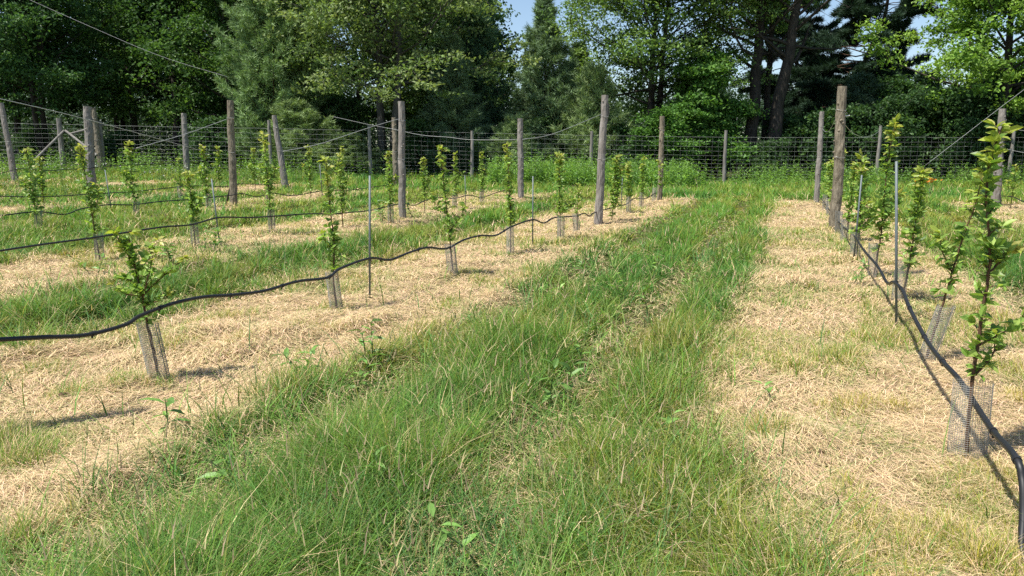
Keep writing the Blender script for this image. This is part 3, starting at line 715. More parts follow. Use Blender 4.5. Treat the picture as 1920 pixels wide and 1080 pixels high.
wire('upper wire leaving the knotty far right post', [(5.64, 25.9, 2.31), (5.66, 23.28, 2.11), (5.66, 20.0, 2.2)], .005)
wire('lower wire leaving the knotty far right post', [(5.66, 25.9, 1.70), (5.72, 23.3, 1.54), (5.7, 20.0, 1.5)], .005)
wire('overhead cable sagging down to the right in front of the dark forest', [(-31.2, 24.9, 8.2), (-28.38, 25.94, 6.87), (-25.6, 26.94, 5.63), (-22.87, 27.92, 4.74)], .007, 'overhead_cable', 0, M_CABLE)
for y_, z_, t in ((90.4, 9.36, 'upper one of two pale power lines between the tree trunks'), (90.4, 8.79, 'lower one of two pale power lines between the tree trunks')):
    wire(t, [(-18.5, 86.9, z_+.3), (-3, 92.4, z_), (12, 97.7, z_+.3)], .045, 'power_line', 0, M_WIRE)

# ------------------------------------------------------------------ perimeter fence with its corner braces
def uv(u, v): return np.array([u*CY - v*SY, u*SY + v*CY])
fence = empty('perimeter_fence', (0, 0, 0))
tag(fence, 'tall woven wire fence on grey posts in front of the trees', 'fence')
FP = [(-40, 38.5, 2.6), (-34.5, 38.3, 2.6), (-28, 38.1, 2.6), (-21.9, 38, 2.6), (-19.95, 38, 2.5), (-11.75, 38, 2.7), (-6.91, 38, 2.56), (-1.94, 38, 2.4), (3.85, 38, 2.5), (10.38, 38, 2.64), (17.83, 38, 2.86), (24.3, 38, 2.7), (31, 38, 2.7), (38, 38, 2.7)]
tops = []
for k, (u, v, h) in enumerate(FP):
    p = uv(u, v); z = float(terr(p[0], p[1])); mb = MB()
    thick = .13 if k in (3, 4) else .085
    n = 14; s = np.linspace(0, 1, n)
    tube(mb, np.stack([p[0]+np.convolve(RNG.normal(0, .02, n), np.ones(4)/4, 'same'), np.full(n, p[1]), z-.05+(h+.05)*s], 1), np.linspace(thick*1.1, thick*.85, n), 9, (.5, .5, .5), True, .12)
    mb.build('fence_post', M_POST, fence)
mb = MB()
for a, b in zip(FP[:-1], FP[1:]):
    pa, pb = uv(a[0], a[1]+.1), uv(b[0], b[1]+.1); za, zb = float(terr(*pa)), float(terr(*pb))
    hs = [.12, .24, .38, .52, .68, .85, 1.03, 1.22, 1.42, 1.63, 1.85, 2.08, 2.3]
    n = max(4, int(abs(b[0]-a[0])/.6))
    s = np.linspace(0, 1, n)
    for h in hs:
        hh = h*(a[2]-.1)/2.32*(1-s)+h*(b[2]-.1)/2.32*s if False else np.full(n, h)
        P = np.stack([pa[0]+(pb[0]-pa[0])*s, pa[1]+(pb[1]-pa[1])*s, za+(zb-za)*s+hh+RNG.normal(0, .008, n)], 1)
        tube(mb, P, (.0030 if h < 2.2 else .0045), 3, (.5, .5, .5), False)
    nv = int(abs(b[0]-a[0])/.31)
    for j in range(1, nv):
        f = j/nv; q = pa+(pb-pa)*f; z = za+(zb-za)*f
        tube(mb, [(q[0], q[1], z+.12), (q[0]+RNG.normal(0, .01), q[1], z+2.3)], .0015, 3, (.5, .5, .5), False)
mb.build('wire_mesh', M_WIRE, fence)
for a, b in (((-33.25, 28.45, 2.62), (-32.94, 26.43, 1.2)), ((-33.18, 28.47, 2.62), (-30.1, 27.35, 1.45)), ((-32.95, 28.55, 2.47), (-31.4, 29.1, 2.9))):
    mb = MB(); tube(mb, [a, b], [.055, .055], 8, (.5, .5, .5)); mb.build('brace', M_BEAM, fence)

# ------------------------------------------------------------------ background trees
def rot_about(d, ang, az):
    return np.array([cos(az)*sin(ang), sin(az)*sin(ang), cos(ang)])
def broadleaf(seed, H, base, rad, r0, cols, leafsz=.17, nbr=24, per=85, stems=1, lean=(0, 0), sub=5, clump=.42, flat=.75, fork=.35, bm=None, up=.55, dead=0):
    rg = np.random.default_rng(seed); tb = MB(); lb = MB(); A_ = []
    for s in range(stems):
        off = np.array([0, 0, 0.]) if stems == 1 else np.array([(s-.5*(stems-1))*r0*2.6, rg.normal(0, .15), 0])
        n = 12; t = np.linspace(0, 1, n)
        sx = lean[0]*t**1.4 + (s-.5*(stems-1))*.9*t if stems > 1 else lean[0]*t**1.3
        P = np.stack([off[0]+sx+np.cumsum(rg.normal(0, .06, n))*(t > .05), off[1]+lean[1]*t+np.cumsum(rg.normal(0, .06, n))*(t > .05), H*.93*t-.1*(t == 0)], 1)
        R = r0*(1-.86*t)**.8*(1+.35*np.exp(-t*18)); R = np.maximum(R, .02)
        Ps = spline(P, per=3); tube(tb, Ps, np.interp(np.linspace(0, 1, len(Ps)), t, R), 9, (.5, .5, .5), True, .12, rg)
        for b in range(nbr):
            f = base/H + (1-base/H)*(b+rg.random())/nbr*.97; f = min(f, .96)
            p0 = np.array([np.interp(f, t, P[:, k]) for k in range(3)])
            g = (f-base/H)/(1-base/H)
            ln = rad*(.55+.6*sin(pi*min(.15+.8*g, 1)))*(1.05-.55*g**2)*(.75+.5*rg.random())
            az = b*2.4+rg.normal(0, .4)+s*1.3; ang = radians(78-42*g+rg.normal(0, 9))
            d = rot_about(None, ang, az)
            q = [p0]; dd = d.copy()
            for k in range(5):
                dd = unit(dd+rg.normal(0, .16, 3)+np.array([0, 0, .07])); q.append(q[-1]+dd*ln/5)
            q = np.array(q); rb = max(.018, np.interp(f, t, R)*.42)
            tube(tb, q, rb*np.linspace(1, .22, 6), 5, (.5, .5, .5), False, .1, rg)
            if b < dead: 
                for k in range(3):
                    e = q[2+k]; tube(tb, [e, e+unit(rg.normal(0, 1, 3)+d)*ln*.25, e+unit(rg.normal(0, 1, 3)+d)*ln*.4], [.018, .012, .006], 4, (.5, .5, .5), False)
                continue
            A_.append(q[-1]); 
            for k in range(sub):
                w = rg.uniform(.3, 1); e = np.array([np.interp(w*5, np.arange(6), q[:, a]) for a in range(3)])
                sdv = unit(dd*.5+rg.normal(0, .8, 3)+np.array([0, 0, .2])); l2 = ln*.33*(.5+.8*rg.random()); m_ = e+sdv*l2*.5+rg.normal(0, .05, 3)
                tube(tb, [e, m_, e+sdv*l2], [rb*.35, rb*.22, .008], 4, (.5, .5, .5), False)
                A_.append(e+sdv*l2); A_.append(m_)
    A_ = np.array(A_); n = len(A_)
    cnt = rg.poisson(per, n); idx = np.repeat(np.arange(n), cnt)
    cs = clump*(.55+.7*rg.random(n))
    P = A_[idx] + rg.normal(0, 1, (len(idx), 3))*np.stack([cs, cs, cs*flat*.6], 1)[idx]
    hue = rg.random(n)[idx]*.7+rg.random(len(idx))*.3
    cols = np.asarray(cols); f = hue*(len(cols)-1); i0 = np.clip(f.astype(int), 0, len(cols)-2); C = cols[i0]+(cols[i0+1]-cols[i0])*(f-i0)[:, None]
    leaf_quads(lb, P, leafsz*1.35, C*1.7, rg, up+.45)
    return tb.mesh('trunk', bm or M_BARK, True), lb.mesh('crown', M_LEAF)
def pine(seed, H, rad, low, r0, cols, step=.42, nb=6, ntuft=9, tl=.26, tw=.03, droop=0.0, bend=None, shape=.75, flat=False, bm=None, tufts=1.0):
    rg = np.random.default_rng(seed); tb = MB(); lb = MB()
    n = 14; t = np.linspace(0, 1, n)
    bx = np.zeros(n) if bend is None else np.interp(t, bend[0], bend[1])
    P = np.stack([bx+np.cumsum(rg.normal(0, .025, n)), np.cumsum(rg.normal(0, .025, n)), H*t-.05*(t == 0)], 1); R = np.maximum(r0*(1-.9*t), .012)
    Ps = spline(P, per=3); tube(tb, Ps, np.interp(np.linspace(0, 1, len(Ps)), t, R), 9, (.5, .5, .5), True, .12, rg)
    TP, TD = [], []
    z = low
    while z < H-.25:
        g = (z-low)/(H-low); f = z/H; p0 = np.array([np.interp(f, t, P[:, k]) for k in range(3)])
        k_ = nb if not flat else max(3, nb-2)
        a0 = rg.random()*6
        for b in range(k_):
            az = a0+b*2*pi/k_+rg.normal(0, .25)
            ln = rad*((1-g)**shape)*(.65+.5*rg.random())+.25
            if flat: ln = rad*(.5+.6*rg.random())*(1-.5*g**3)
            el = radians((8+38*g) if not flat else rg.normal(6, 8))-droop
            d = np.array([cos(az)*cos(el), sin(az)*cos(el), sin(el)])
            m = 6; q = [p0]; dd = d.copy()
            for j in range(m):
                dd = unit(dd+np.array([0, 0, .07 if not flat else .03])+rg.normal(0, .06 if not flat else .14, 3)); q.append(q[-1]+dd*ln/m)
            q = np.array(q); rb = max(.012, np.interp(f, t, R)*.3); tube(tb, q, rb*np.linspace(1, .25, m+1), 4, (.5, .5, .5), False)
            nt_ = int((5+ln*9)*tufts)
            w = (rg.random(nt_)**.7 if not flat else .45+.55*rg.random(nt_))*m
            e = np.stack([np.interp(w, np.arange(m+1), q[:, a]) for a in range(3)], 1)
            side = np.array([-sin(az), cos(az), 0]); sgn = rg.choice([-1, 1], nt_)[:, None]
            so_ = rg.random(nt_)[:, None]*ln*.3*(1.15-w[:, None]/m)
            tip = e + side*sgn*so_ + d*so_*.5 + np.array([0, 0, 1])*rg.normal(.05, .09 if flat else .07, (nt_, 1))
            td = unit(d*.7+side*sgn*.6+np.array([0, 0, .55])+rg.normal(0, .3, (nt_, 3)))
            TP.append(tip); TD.append(td)
        z += step*(.8+.4*rg.random())
    TP.append(P[-1:]); TD.append(np.array([[0, 0, 1.]]))
    TP, TD = np.concatenate(TP), np.concatenate(TD)
    nT = len(TP); idx = np.repeat(np.arange(nT), ntuft); N_ = len(idx)
    D = unit(TD[idx]+rg.normal(0, .55, (N_, 3))); X = unit(np.cross(D, rg.normal(0, 1, (N_, 3))))
    B0 = TP[idx]+rg.normal(0, .05, (N_, 3)); Ls = tl*(.6+.7*rg.random((N_, 1)))
    V = np.stack([B0-X*tw*.5, B0+X*tw*.5, B0+D*Ls], 1).reshape(-1, 3)
    cols = np.asarray(cols); h = rg.random(nT)[idx]*.75+rg.random(N_)*.25; C = (cols[0]+(cols[1]-cols[0])*h[:, None])*1.75
    lb.add(V, np.arange(N_*3).reshape(-1, 3), None, np.repeat(C[:, None], 3, 1).reshape(-1, 3))
    return tb.mesh('trunk', bm or M_BARKR, True), lb.mesh('needles', M_NEEDLE)
def tree(name, meshes, u, v, label, cat='tree', group=None, rz=0., sc=1.0, part='crown'):
    p = uv(u, v); o = empty(name, (p[0], p[1], float(terr(*p))-.02), rz); o.scale = (sc, sc, sc) if np.isscalar(sc) else sc
    for nm, me in zip(('trunk', part), meshes):
        c = bpy.data.objects.new(nm, me); COL.objects.link(c); c.parent = o
    return tag(o, label, cat, group)
DK = [[.022, .050, .015], [.045, .092, .024], [.105, .18, .045]]  # lightest tone raised so some leaf clumps look sunlit, painted into the colour
DK2 = [[.020, .046, .017], [.040, .085, .028], [.085, .155, .048]]
YL = [[.075, .122, .04], [.115, .16, .055], [.165, .195, .088]]
MP = [[.085, .150, .028], [.12, .20, .038], [.17, .25, .05]]
AI = [[.06, .11, .03], [.10, .16, .045], [.15, .21, .065]]
GR = [[.040, .095, .020], [.065, .135, .030], [.095, .175, .038]]
DKA = broadleaf(101, 15, 3.2, 4.6, .22, DK, .19, 30, 60, sub=5, clump=.5)
DKB = broadleaf(102, 14, 3.4, 4.2, .18, DK2, .18, 28, 62, sub=5, clump=.48, stems=2)
DKC = broadleaf(103, 16, 3.6, 4.8, .24, DK, .2, 30, 58, sub=5, clump=.52)
rn = random.Random(4)
GF = 'dark leafy trees of the forest at the left'
left = [(-27, 45, DKB, .95), (-21.2, 50, DKA, 1.0), (-25.5, 53, DKC, 1.0), (-16.8, 47, DKA, .9), (-19.2, 56, DKB, 1.1), (-31, 49, DKA, 1.0), (-35, 46, DKC, .9), (-22.0, 61, DKC, 1.1), (-30, 60, DKB, 1.15), (-14.5, 55, DKC, .95), (-38, 55, DKB, 1.1), (-26.5, 67, DKA, 1.1), (-18, 66, DKC, 1.1)]
ll = ['dark two stemmed forest tree at the left edge with a sunlit low spray', 'dark forest tree behind the fence corner', 'dark tall forest tree at the left edge, behind the two stemmed one', 'bright topped forest tree beside the left pine', 'dark tree in the second rank between the fence corner and the left pine', 'dark forest tree cut by the left edge, nearer rank', 'dark forest tree mostly outside the left edge', 'deep shaded tree far behind the fence corner', 'deep shaded two stemmed tree far back at the left edge', 'dark tree whose top shows just above the left pine', 'dark tree outside the left edge, second rank', 'deepest tree behind the left edge of the forest', 'deepest tree behind the left pine']
for (u, v, me, sc), t in zip(left, ll): tree('forest_tree', me, u, v, t, 'tree', GF, rn.random()*6, sc)
PWL = pine(201, 13.5, 3.6, .2, .17, [[.095, .15, .065], [.165, .235, .105]], .38, 7, 10, .30, .042, shape=.6, tufts=1.8)
PWD = pine(202, 14.0, 3.0, .6, .18, [[.042, .085, .05], [.085, .145, .08]], .40, 7, 10, .30, .042, shape=.6, tufts=1.8)
PSP = pine(203, 10.2, 2.7, .2, .13, [[.075, .12, .065], [.135, .19, .105]], .40, 6, 10, .30, .04, shape=.85, tufts=1.8)
PLO = pine(204, 5.0, 2.5, .1, .09, [[.10, .15, .065], [.18, .23, .10]], .34, 7, 10, .27, .038, shape=.7, tufts=2.0)
PDK = pine(205, 14, 4.3, 3.2, .30, [[.012, .026, .016], [.028, .052, .03]], .52, 7, 15, .30, .042, bend=([0, .3, .5, .7, .8, 1], [-1.6, -1.3, -.7, .35, .5, .1]), flat=True, tufts=3.2)
PFR = pine(206, 9.5, 2.6, .3, .12, [[.030, .055, .034], [.055, .090, .060]], .5, 7, 10, .36, .045, shape=.8, tufts=1.6)
GP = 'pines behind the fence'
tree('pine_tree', PWL, -13.0, 43, 'broad blue green sunlit pine left of the yellow green tree', 'pine', GP, .4, 1.0, 'needles')
tree('pine_tree', PLO, -11.2, 40.6, 'low pine with boughs spreading over the fence behind the splintered post', 'pine', GP, 1.0, (1.25, 1.25, .72), 'needles')
tree('pine_tree', PLO, -8.3, 40.4, 'low pine boughs right of the splintered post, below the yellow green tree', 'pine', GP, 3.0, (.95, .95, .42), 'needles')
tree('pine_tree', PWD, -2.3, 47, 'tall dark green pine in the middle, left of the sky gap', 'pine', GP, 2.0, 1.0, 'needles')
tree('pine_tree', PSP, -3.2, 42.5, 'mid height dark pine below the tall dark one', 'pine', GP, 4.0, (1, 1, .72), 'needles')
tree('pine_tree', PSP, 1.9, 45, 'pine with a pointed spire against the sky gap', 'pine', GP, .8, (1.2, 1.2, .97), 'needles')
tree('pine_tree', PLO, .0, 40.8, 'small bushy pine behind the end post of the second hose', 'pine', GP, 5.0, (.8, .8, .62), 'needles')
tree('pine_tree', PLO, 4.6, 43, 'olive green low pine behind the torn splintered grey post', 'pine', GP, 2.2, (1.1, 1.1, 1.15), 'needles')
tree('pine_tree', PSP, 4.2, 50, 'pine behind the airy tree, second rank', 'pine', GP, 2.8, (1.1, 1.1, .8), 'needles')
tree('pine_tree', PDK, 22.6, 50, 'dark old pine with a bent trunk and flat layered boughs', 'pine', GP, YAW, 1.0, 'needles')
tree('pine_tree', PDK, 19.6, 55, 'second dark pine just behind the bent old one', 'pine', GP, 2.5, (1.0, 1.0, .92), 'needles')
tree('pine_tree', PFR, 19.5, 44, 'feathery dark lower pine beneath the bent old pine', 'pine', GP, 0, (1.2, 1.2, .62), 'needles')
tree('pine_tree', PFR, 24.0, 46, 'feathery dark pine right of the thick bark covered post', 'pine', GP, 3, (1.1, 1.1, .66), 'needles')
YG1 = broadleaf(104, 13, 4.6, 5.0, .25, YL, .15, 30, 70, stems=2, sub=6, clump=.48, flat=.6, bm=M_BARKG)
AIR = broadleaf(105, 14, 4.2, 4.9, .2, AI, .14, 32, 74, sub=6, clump=.42, stems=2, bm=M_BARK)
GRN = broadleaf(106, 7.2, .4, 2.7, .1, GR, .17, 26, 70, sub=5, clump=.36)
DBL = broadleaf(107, 17, 6.0, 3.6, .38, AI, .15, 26, 46, sub=5, clump=.42, stems=1, lean=(.5, .2), bm=M_BARK, dead=9)
DBL2 = broadleaf(108, 16, 6.4, 3.4, .42, AI, .15, 26, 46, sub=5, clump=.42, stems=1, lean=(1.9, .2), bm=M_BARK, dead=6)
MPL = broadleaf(109, 12.5, 3.4, 4.6, .30, MP, .17, 28, 110, sub=6, clump=.42, bm=M_BARK, up=.8)
tree('broadleaf_tree', YG1, -6.6, 42, 'yellow green tree on two grey trunks left of the middle', 'tree', None, YAW, 1.0)
tree('broadleaf_tree', DKA, -6.8, 56, 'dark tree filling the gap behind the yellow green one', 'tree', None, 1, 1.0)
tree('broadleaf_tree', DKC, -5.2, 60, 'dark green tree behind the tall dark pine', 'tree', None, 2, .85)
tree('broadleaf_tree', DKA, -10.5, 54, 'dark tree between the left pine and the yellow green one, second rank', 'tree', None, 4, 1.0)
tree('broadleaf_tree', DKB, -4.0, 52, 'dark tree between the yellow green one and the tall dark pine', 'tree', None, 5, 1.0)
tree('broadleaf_tree', AIR, 8.1, 45, 'airy tree with an open sunlit crown in front of the blue sky', 'tree', None, YAW, (1.15, 1.15, 1.0))
tree('broadleaf_tree', GRN, 10.6, 43.0, 'low fresh green tree under the airy one', 'tree', None, 1.0, (1.0, 1.0, .92))
tree('broadleaf_tree', GRN, 8.6, 41.0, 'smaller fresh green tree just behind the fence, in the shade', 'tree', None, 3.0, (.75, .75, .55))
tree('bare_trunk_tree', DBL, 13.4, 44, 'left one of three tall bare dark trunks', 'tree', None, YAW, 1.0)
tree('bare_trunk_tree', DBL2, 14.0, 43, 'right leaning one of three tall bare dark trunks', 'tree', None, YAW, 1.0)
tree('bare_trunk_tree', DBL, 14.6, 45.5, 'thinnest of three tall bare dark trunks, between the other two', 'tree', None, YAW+.5, (.62, .62, .95))
tree('maple_tree', MPL, 25.1, 40.5, 'bright sunlit maple at the right edge', 'tree', None, YAW, 1.0)
tree('maple_tree', MPL, 31.5, 45, 'second maple cut by the right edge', 'tree', None, 2.0, 1.05)
# shrubs and thicket behind the fence
DKS = [[.014, .032, .012], [.028, .06, .02], [.062, .112, .035]]
SH = broadleaf(110, 4.2, .1, 2.1, .06, DKS, .15, 20, 60, sub=5, clump=.34)
SH2 = broadleaf(111, 3.0, .1, 1.8, .05, DKS, .15, 18, 60, sub=5, clump=.32)
GS = 'dark shrubs behind the fence'
shr = [(20.4, 41.5, SH, .95), (23.2, 41, SH, 1.05), (26.0, 41.5, SH, .95), (29.0, 41.2, SH, 1.0), (17.6, 42.5, SH2, 1.1), (13.9, 41.5, SH2, .62), (15.6, 44.5, SH2, 1.0), (6.4, 42, SH2, .8), (-5.0, 41, SH2, .8), (-9.5, 44.5, SH, .9), (-15.5, 41.2, SH2, .8), (-18.0, 45.5, SH2, .7), (-23.0, 46, SH2, .6), (-27.5, 45, SH, .5), (11.8, 46, SH, 1.0), (2.0, 44, SH2, .9), (-1.6, 40.6, SH2, .55), (21.8, 45, SH, 1.2), (27.8, 45.5, SH, 1.25)]
sl_ = ['dark shrub right of the pale topped sapling', 'tall dark shrub left of the knotty far right post', 'dark shrub behind the knotty far right post', 'dark shrub at the right edge', 'dark shrub between the thick bark covered post and the pale topped sapling', 'small shrub at the foot of the bare trunks', 'dark shrub right of the bare trunks', 'dark shrub behind the lichen spotted end post', 'shrub under the yellow green tree by the trunks', 'dark thicket shrub in the shade under the yellow green tree', 'dark shrub at the foot of the left pine', 'dark shrub in the forest shade left of the left pine', 'dark shrub behind the far blue grey post', 'dark shrub behind the fence corner at the left', 'dark shrub behind the two bare trunks', 'dark shrub under the spire pine', 'low shrub under the tall dark pine', 'dark shrub of the second rank right of the pale topped sapling', 'dark shrub of the second rank behind the far right post']
for (u, v, me, sc), t in zip(shr, sl_): tree('shrub', me, u, v, t, 'shrub', GS, rn.random()*6, sc)

# pale heap glimpsed through the boughs
p = uv(3.9, 45.5); mb = MB(); gxx, gyy = np.meshgrid(np.linspace(-1.6, 1.6, 34), np.linspace(-1, 1, 20))
zz = 1.55*np.clip(1-(gxx/1.6)**6, 0, 1)*np.clip(1-np.abs(gyy)**3, 0, 1) + .28*(fbm(gxx*1.0+5, gyy, 2.6, 71, 3)-.5)*np.clip(1-(gxx/1.6)**8, 0, 1)
i = (np.arange(19)[:, None]*34+np.arange(33)[None]).ravel()
mb.add(np.stack([gxx.ravel(), gyy.ravel(), zz.ravel()], 1), None, np.stack([i, i+1, i+35, i+34], 1), (.5, .5, .5))
o = mb.build('covered_heap', M_TARP); o.location = (p[0], p[1], .55); o.rotation_euler = (0, 0, YAW)
tag(o, 'pale silvery heap glimpsed through the boughs behind the fence', 'covered heap')

# far wood closing the view
def far_wood(rng):
    mb = MB(); n = 170000
    u = rng.uniform(-120, 130, n); v = rng.uniform(82, 100, n)
    top = 6.8+3.2*fbm(u, v*.2, .16, 81, 3)+2.2*(vnoise(u*.9, v*.1, 83)-.5)
    z = top*rng.random(n)**.6; x, y = u*CY-v*SY, u*SY+v*CY
    C = np.array([.032, .058, .034])+rng.random((n, 1))*np.array([.05, .07, .04])
    leaf_quads(mb, np.stack([x, y, z+.1], 1), .36, C, rng, .6)
    k = 90; cu, cv, ch = rng.uniform(-60, 75, k), rng.uniform(70, 84, k), rng.uniform(7.5, 10.8, k)
    id_ = rng.integers(0, k, 100000); t = rng.random(100000)**1.5; a = rng.random(100000)*6.28; rr = (1-t)**.8*2.4*(.35+.65*rng.random(100000)**.5)*(.7+.5*np.sin(t*40+id_))
    u, v = cu[id_]+np.cos(a)*rr, cv[id_]+np.sin(a)*rr
    C = np.array([.05, .085, .05])+rng.random((100000, 1))*np.array([.05, .07, .045])
    leaf_quads(mb, np.stack([u*CY-v*SY, u*SY+v*CY, .4+t*ch[id_]], 1), .34, C, rng, .8, .4)
    m = 90000; u = rng.uniform(-70, 75, m); v = rng.uniform(58, 82, m); z = (4.6+1.5*fbm(u, v, .2, 85, 2))*rng.random(m)
    leaf_quads(mb, np.stack([u*CY-v*SY, u*SY+v*CY, z+.1], 1), .3, np.array([.030, .058, .024])+rng.random((m, 1))*np.array([.03, .05, .02]), rng, .4)
    return mb
tag(far_wood(np.random.default_rng(5)).build('woods', M_LEAF), 'dark far wood and undergrowth behind the trees', 'woods', kind='stuff')

# ------------------------------------------------------------------ weeds along the fence and in the meadow (stuff)
def weeds(rng):
    mb = MB()
    def clumpset(n, ulo, uhi, vlo, vhi, hlo, hhi, dens, cols, leaf, per):
        u = rng.uniform(ulo, uhi, n); v = rng.uniform(vlo, vhi, n); x, y = u*CY-v*SY, u*SY+v*CY
        k = (rng.random(n) < dens(x, y, u, v)) & (straw(x, y) < .4); x, y = x[k], y[k]; n = len(x); z = height(x, y)
        h = hlo+(hhi-hlo)*rng.random(n)*(.5+1.0*fbm(x, y, .5, 91, 2))
        az = rng.random(n)*6.28; le = rng.normal(0, .12, n)
        mb.add(*blades(x, y, z, h, np.full(n, .014), az, le, np.full(n, .05), np.tile([.09, .14, .04], (n, 1)), 2))
        idx = np.repeat(np.arange(n), per); m = len(idx); t = rng.uniform(.15, 1, m); a = rng.random(m)*6.28
        P = np.stack([x[idx]+np.cos(az[idx])*h[idx]*le[idx]*t, y[idx]+np.sin(az[idx])*h[idx]*le[idx]*t, z[idx]+h[idx]*t], 1)
        e = rng.normal(.35, .35, m); D = np.stack([np.cos(a)*np.cos(e), np.sin(a)*np.cos(e), np.sin(e)], 1)
        cols = np.asarray(cols); C = cols[rng.integers(0, len(cols), n)][idx]*(.8+.4*rng.random((m, 1)))
        e = e; L_ = leaf*(.6+.7*rng.random(m))*(1.15-.6*t); X = unit(np.cross(D, UP)); w = L_*.16
        V = np.stack([P, P+D*L_[:, None]*.5-X*w[:, None]-UP*.0, P+D*L_[:, None]-UP*(L_*.25)[:, None], P+D*L_[:, None]*.5+X*w[:, None]], 1)
        mb.add(V.reshape(-1, 3), None, np.arange(m*4).reshape(m, 4), np.repeat(C[:, None], 4, 1).reshape(-1, 3))
    lush = [[.20, .36, .08], [.25, .41, .09], [.16, .30, .09]]
    clumpset(8500, -32, 32, 32.0, 39.5, .5, 1.25, lambda x, y, u, v: np.where(u < -6, .3, 1)*sm(31.5, 36, v)*sm(.40, .62, fbm(x, y, .35, 93, 2)+.06), lush, .17, 16)
    clumpset(1700, -1, 8, 31, 38, .6, 1.45, lambda x, y, u, v: sm(.35, .55, fbm(x, y, .4, 95, 2)), lush, .19, 20)
    clumpset(3800, -28, -8, 22, 37, .35, .8, lambda x, y, u, v: .75*sm(.4, .6, fbm(x, y, .3, 97, 2)), [[.13, .22, .06], [.18, .26, .08]], .12, 12)
    clumpset(900, -3.2, 3.2, 2.0, 7.5, .05, .15, lambda x, y, u, v: sm(.45, .62, fbm(x, y, 1.1, 89, 2)), [[.10, .21, .04], [.15, .27, .05]], .055, 9)
    clumpset(1100, -15, 6, 5, 24, .12, .32, lambda x, y, u, v: sm(.52, .66, fbm(x, y, .5, 99, 2)), lush, .12, 8)
    return mb
tag(weeds(np.random.default_rng(9)).build('weeds', M_WEED), 'lush green weeds along the fence and in the meadow', 'weeds', kind='stuff')
def blossoms(rng):
    mb = MB(); n = 170; u = rng.uniform(-24, -11, n); v = rng.uniform(27, 36, n); x, y = u*CY-v*SY, u*SY+v*CY; z = height(x, y)+.35+.35*rng.random(n)
    leaf_quads(mb, np.stack([x, y, z], 1), .05, np.tile([.62, .62, .58], (n, 1)), rng, 1.2, .9)
    leaf_quads(mb, np.stack([x+.03, y, z+.01], 1), .045, np.tile([.6, .6, .55], (n, 1)), rng, 1.2, .9)
    return mb
tag(blossoms(np.random.default_rng(10)).build('meadow_flowers', M_PETAL), 'tiny white flowers in the tall meadow at the left', 'flowers', kind='stuff')

# single broadleaf weeds one can point to
def weed_plant(label, x, y, h, n, leaf, seed, col=(.11, .21, .05), wid=.36):
    rg = np.random.default_rng(seed); o = empty('broadleaf_weed', (x, y, hz(x, y)-.01))
    mb = MB(); lb = MB()
    for s in range(max(1, n//9)):
        off = rg.normal(0, .05, 2)*(s > 0); le = rg.normal(0, .10, 2)
        tube(mb, [(off[0], off[1], 0), (off[0]+le[0]*.5, off[1]+le[1]*.5, h*.6), (off[0]+le[0], off[1]+le[1], h*(.8+.3*rg.random()))], [.005, .004, .002], 5, (.10, .15, .05))
        k = min(n, 9); t = np.linspace(.25, 1, k); a = np.arange(k)*1.9+rg.random()*6; e = rg.normal(.45, .22, k)
        P = np.stack([off[0]+le[0]*t, off[1]+le[1]*t, h*t*.98], 1); D = np.stack([np.cos(a)*np.cos(e), np.sin(a)*np.cos(e), np.sin(e)], 1)
        L_ = leaf*(.7+.5*rg.random(k)); leaf_shape(lb, P, D, np.tile(UP, (k, 1))+rg.normal(0, .2, (k, 3)), L_, L_*wid, np.array(col)*(.8+.4*rg.random((k, 1))), .35)
    mb.build('stem', M_WEED, o); lb.build('foliage', M_WEED, o)
    tag(o, label, 'weed', 'single broadleaf weeds in the grass')
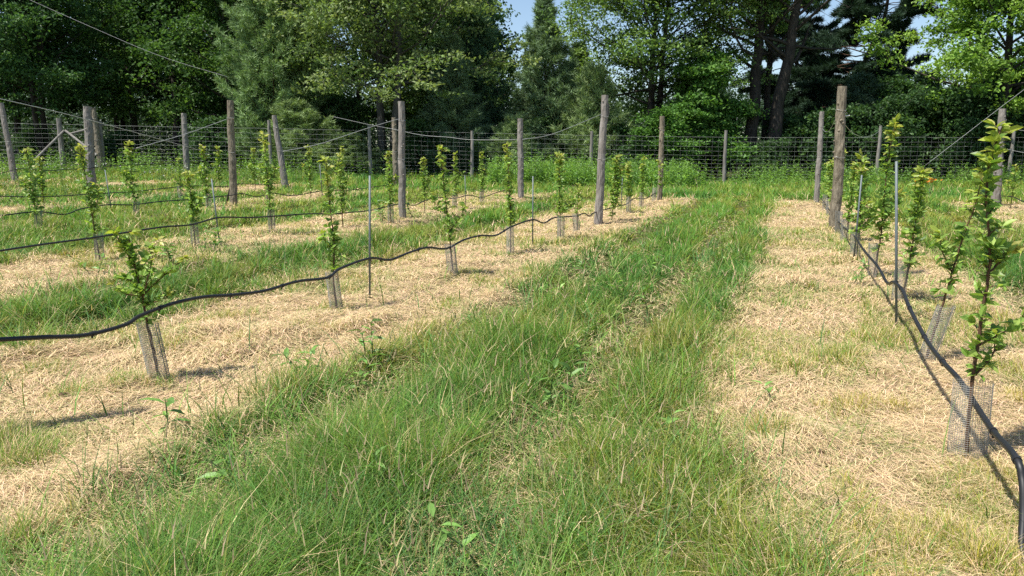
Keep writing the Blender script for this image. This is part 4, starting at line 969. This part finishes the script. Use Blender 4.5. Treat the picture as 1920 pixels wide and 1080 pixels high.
for k, (x, y, h, n, lf, t) in enumerate([(-3.09, 3.11, .20, 8, .13, 'milkweed with broad leaves at the edge of the near left straw'), (-2.22, 2.72, .13, 7, .10, 'small dark leaved weed in the near left grass'),
        (-.93, 2.42, .20, 8, .09, 'leafy weed cut by the bottom edge of the picture'), (-1.54, 2.75, .18, 8, .09, 'pale weed low in the near grass, left of the bottom edge one'), (-2.80, 4.79, .28, 18, .11, 'branched weed on the left wheel track'),
        (-2.62, 4.25, .22, 9, .12, 'weed with pointed leaves below the branched one on the left track'), (-1.27, 7.61, .24, 9, .13, 'bright pale weed far along the right wheel track'), (-1.35, 4.46, .26, 18, .10, 'clump of rounded leaves on the right wheel track'),
        (-1.30, 5.3, .20, 9, .09, 'small weed further along the right wheel track'), (-.02, 4.83, .16, 7, .08, 'dark little weed at the edge of the right straw'), (-.62, 4.0, .14, 7, .09, 'bright little weed left of the right straw edge'),
        (-3.08, 4.35, .2, 18, .10, 'light green weed clump at the straw edge near the left tree'), (-8.18, 9.38, .42, 27, .15, 'lush star leaved weed clump on the left, above the first hose'), (-7.9, 8.2, .3, 27, .14, 'weed clump behind the near left tree'),
        (-8.2, 7.3, .25, 18, .12, 'weed clump at the left edge of the second alley'), (-8.2, 14.55, .5, 27, .17, 'leafy weed at the foot of the narrow sapling by the paired posts'), (-8.15, 15.95, .35, 18, .15, 'weed at the foot of the paired posts'), (.75, 9.6, .3, 18, .10, 'weed climbing beside the dark guard on the right')]):
    weed_plant(t, x, y, h + (.07 if -2.9 < x < -.4 else 0), n, lf, 300+k, (.15, .28, .06))
# orange lilies
o = empty('orange_lily_clump', (4.55, 30.3, hz(4.55, 30.3))); rg = np.random.default_rng(77)
mb = MB(); n = 26; mb.add(*blades(rg.normal(0, .2, n), rg.normal(0, .2, n), np.zeros(n), .5+.2*rg.random(n), np.full(n, .03), rg.random(n)*6, rg.normal(.2, .2, n), np.full(n, .4), np.tile([.1, .17, .04], (n, 1)), 3)); mb.build('foliage', M_WEED, o)
mb = MB(); n = 18; leaf_quads(mb, np.stack([rg.normal(0, .26, n), rg.normal(0, .2, n), .55+.12*rg.random(n)], 1), .13, np.tile([.62, .22, .03], (n, 1)), rg, 1.0, .7); mb.build('blossom', M_PETAL, o)
tag(o, 'small clump of orange flowers in the grass before the far fence at the right', 'flowers')
# chewed brown clods in the straw
for x, y, t in ((-4.25, 3.45, 'small brown clod of earth in the near left straw'), (-.1, 3.05, 'small brown clod at the right straw edge near the bottom')):
    mb = MB(); rg = np.random.default_rng(int(x*-50+200)); a = rg.normal(0, 1, (40, 3)); bmv = unit(a)*(.032*(.7+.5*rg.random((40, 1))))
    import bmesh
    bm_ = bmesh.new(); [bm_.verts.new(p_) for p_ in bmv]; bmesh.ops.convex_hull(bm_, input=bm_.verts)
    me = bpy.data.meshes.new('earth_clod'); bm_.to_mesh(me); bm_.free(); me.materials.append(M_BARKR)
    o = bpy.data.objects.new('earth_clod', me); COL.objects.link(o); o.location = (x, y, hz(x, y)+.03); tag(o, t, 'clod', 'earth clods')
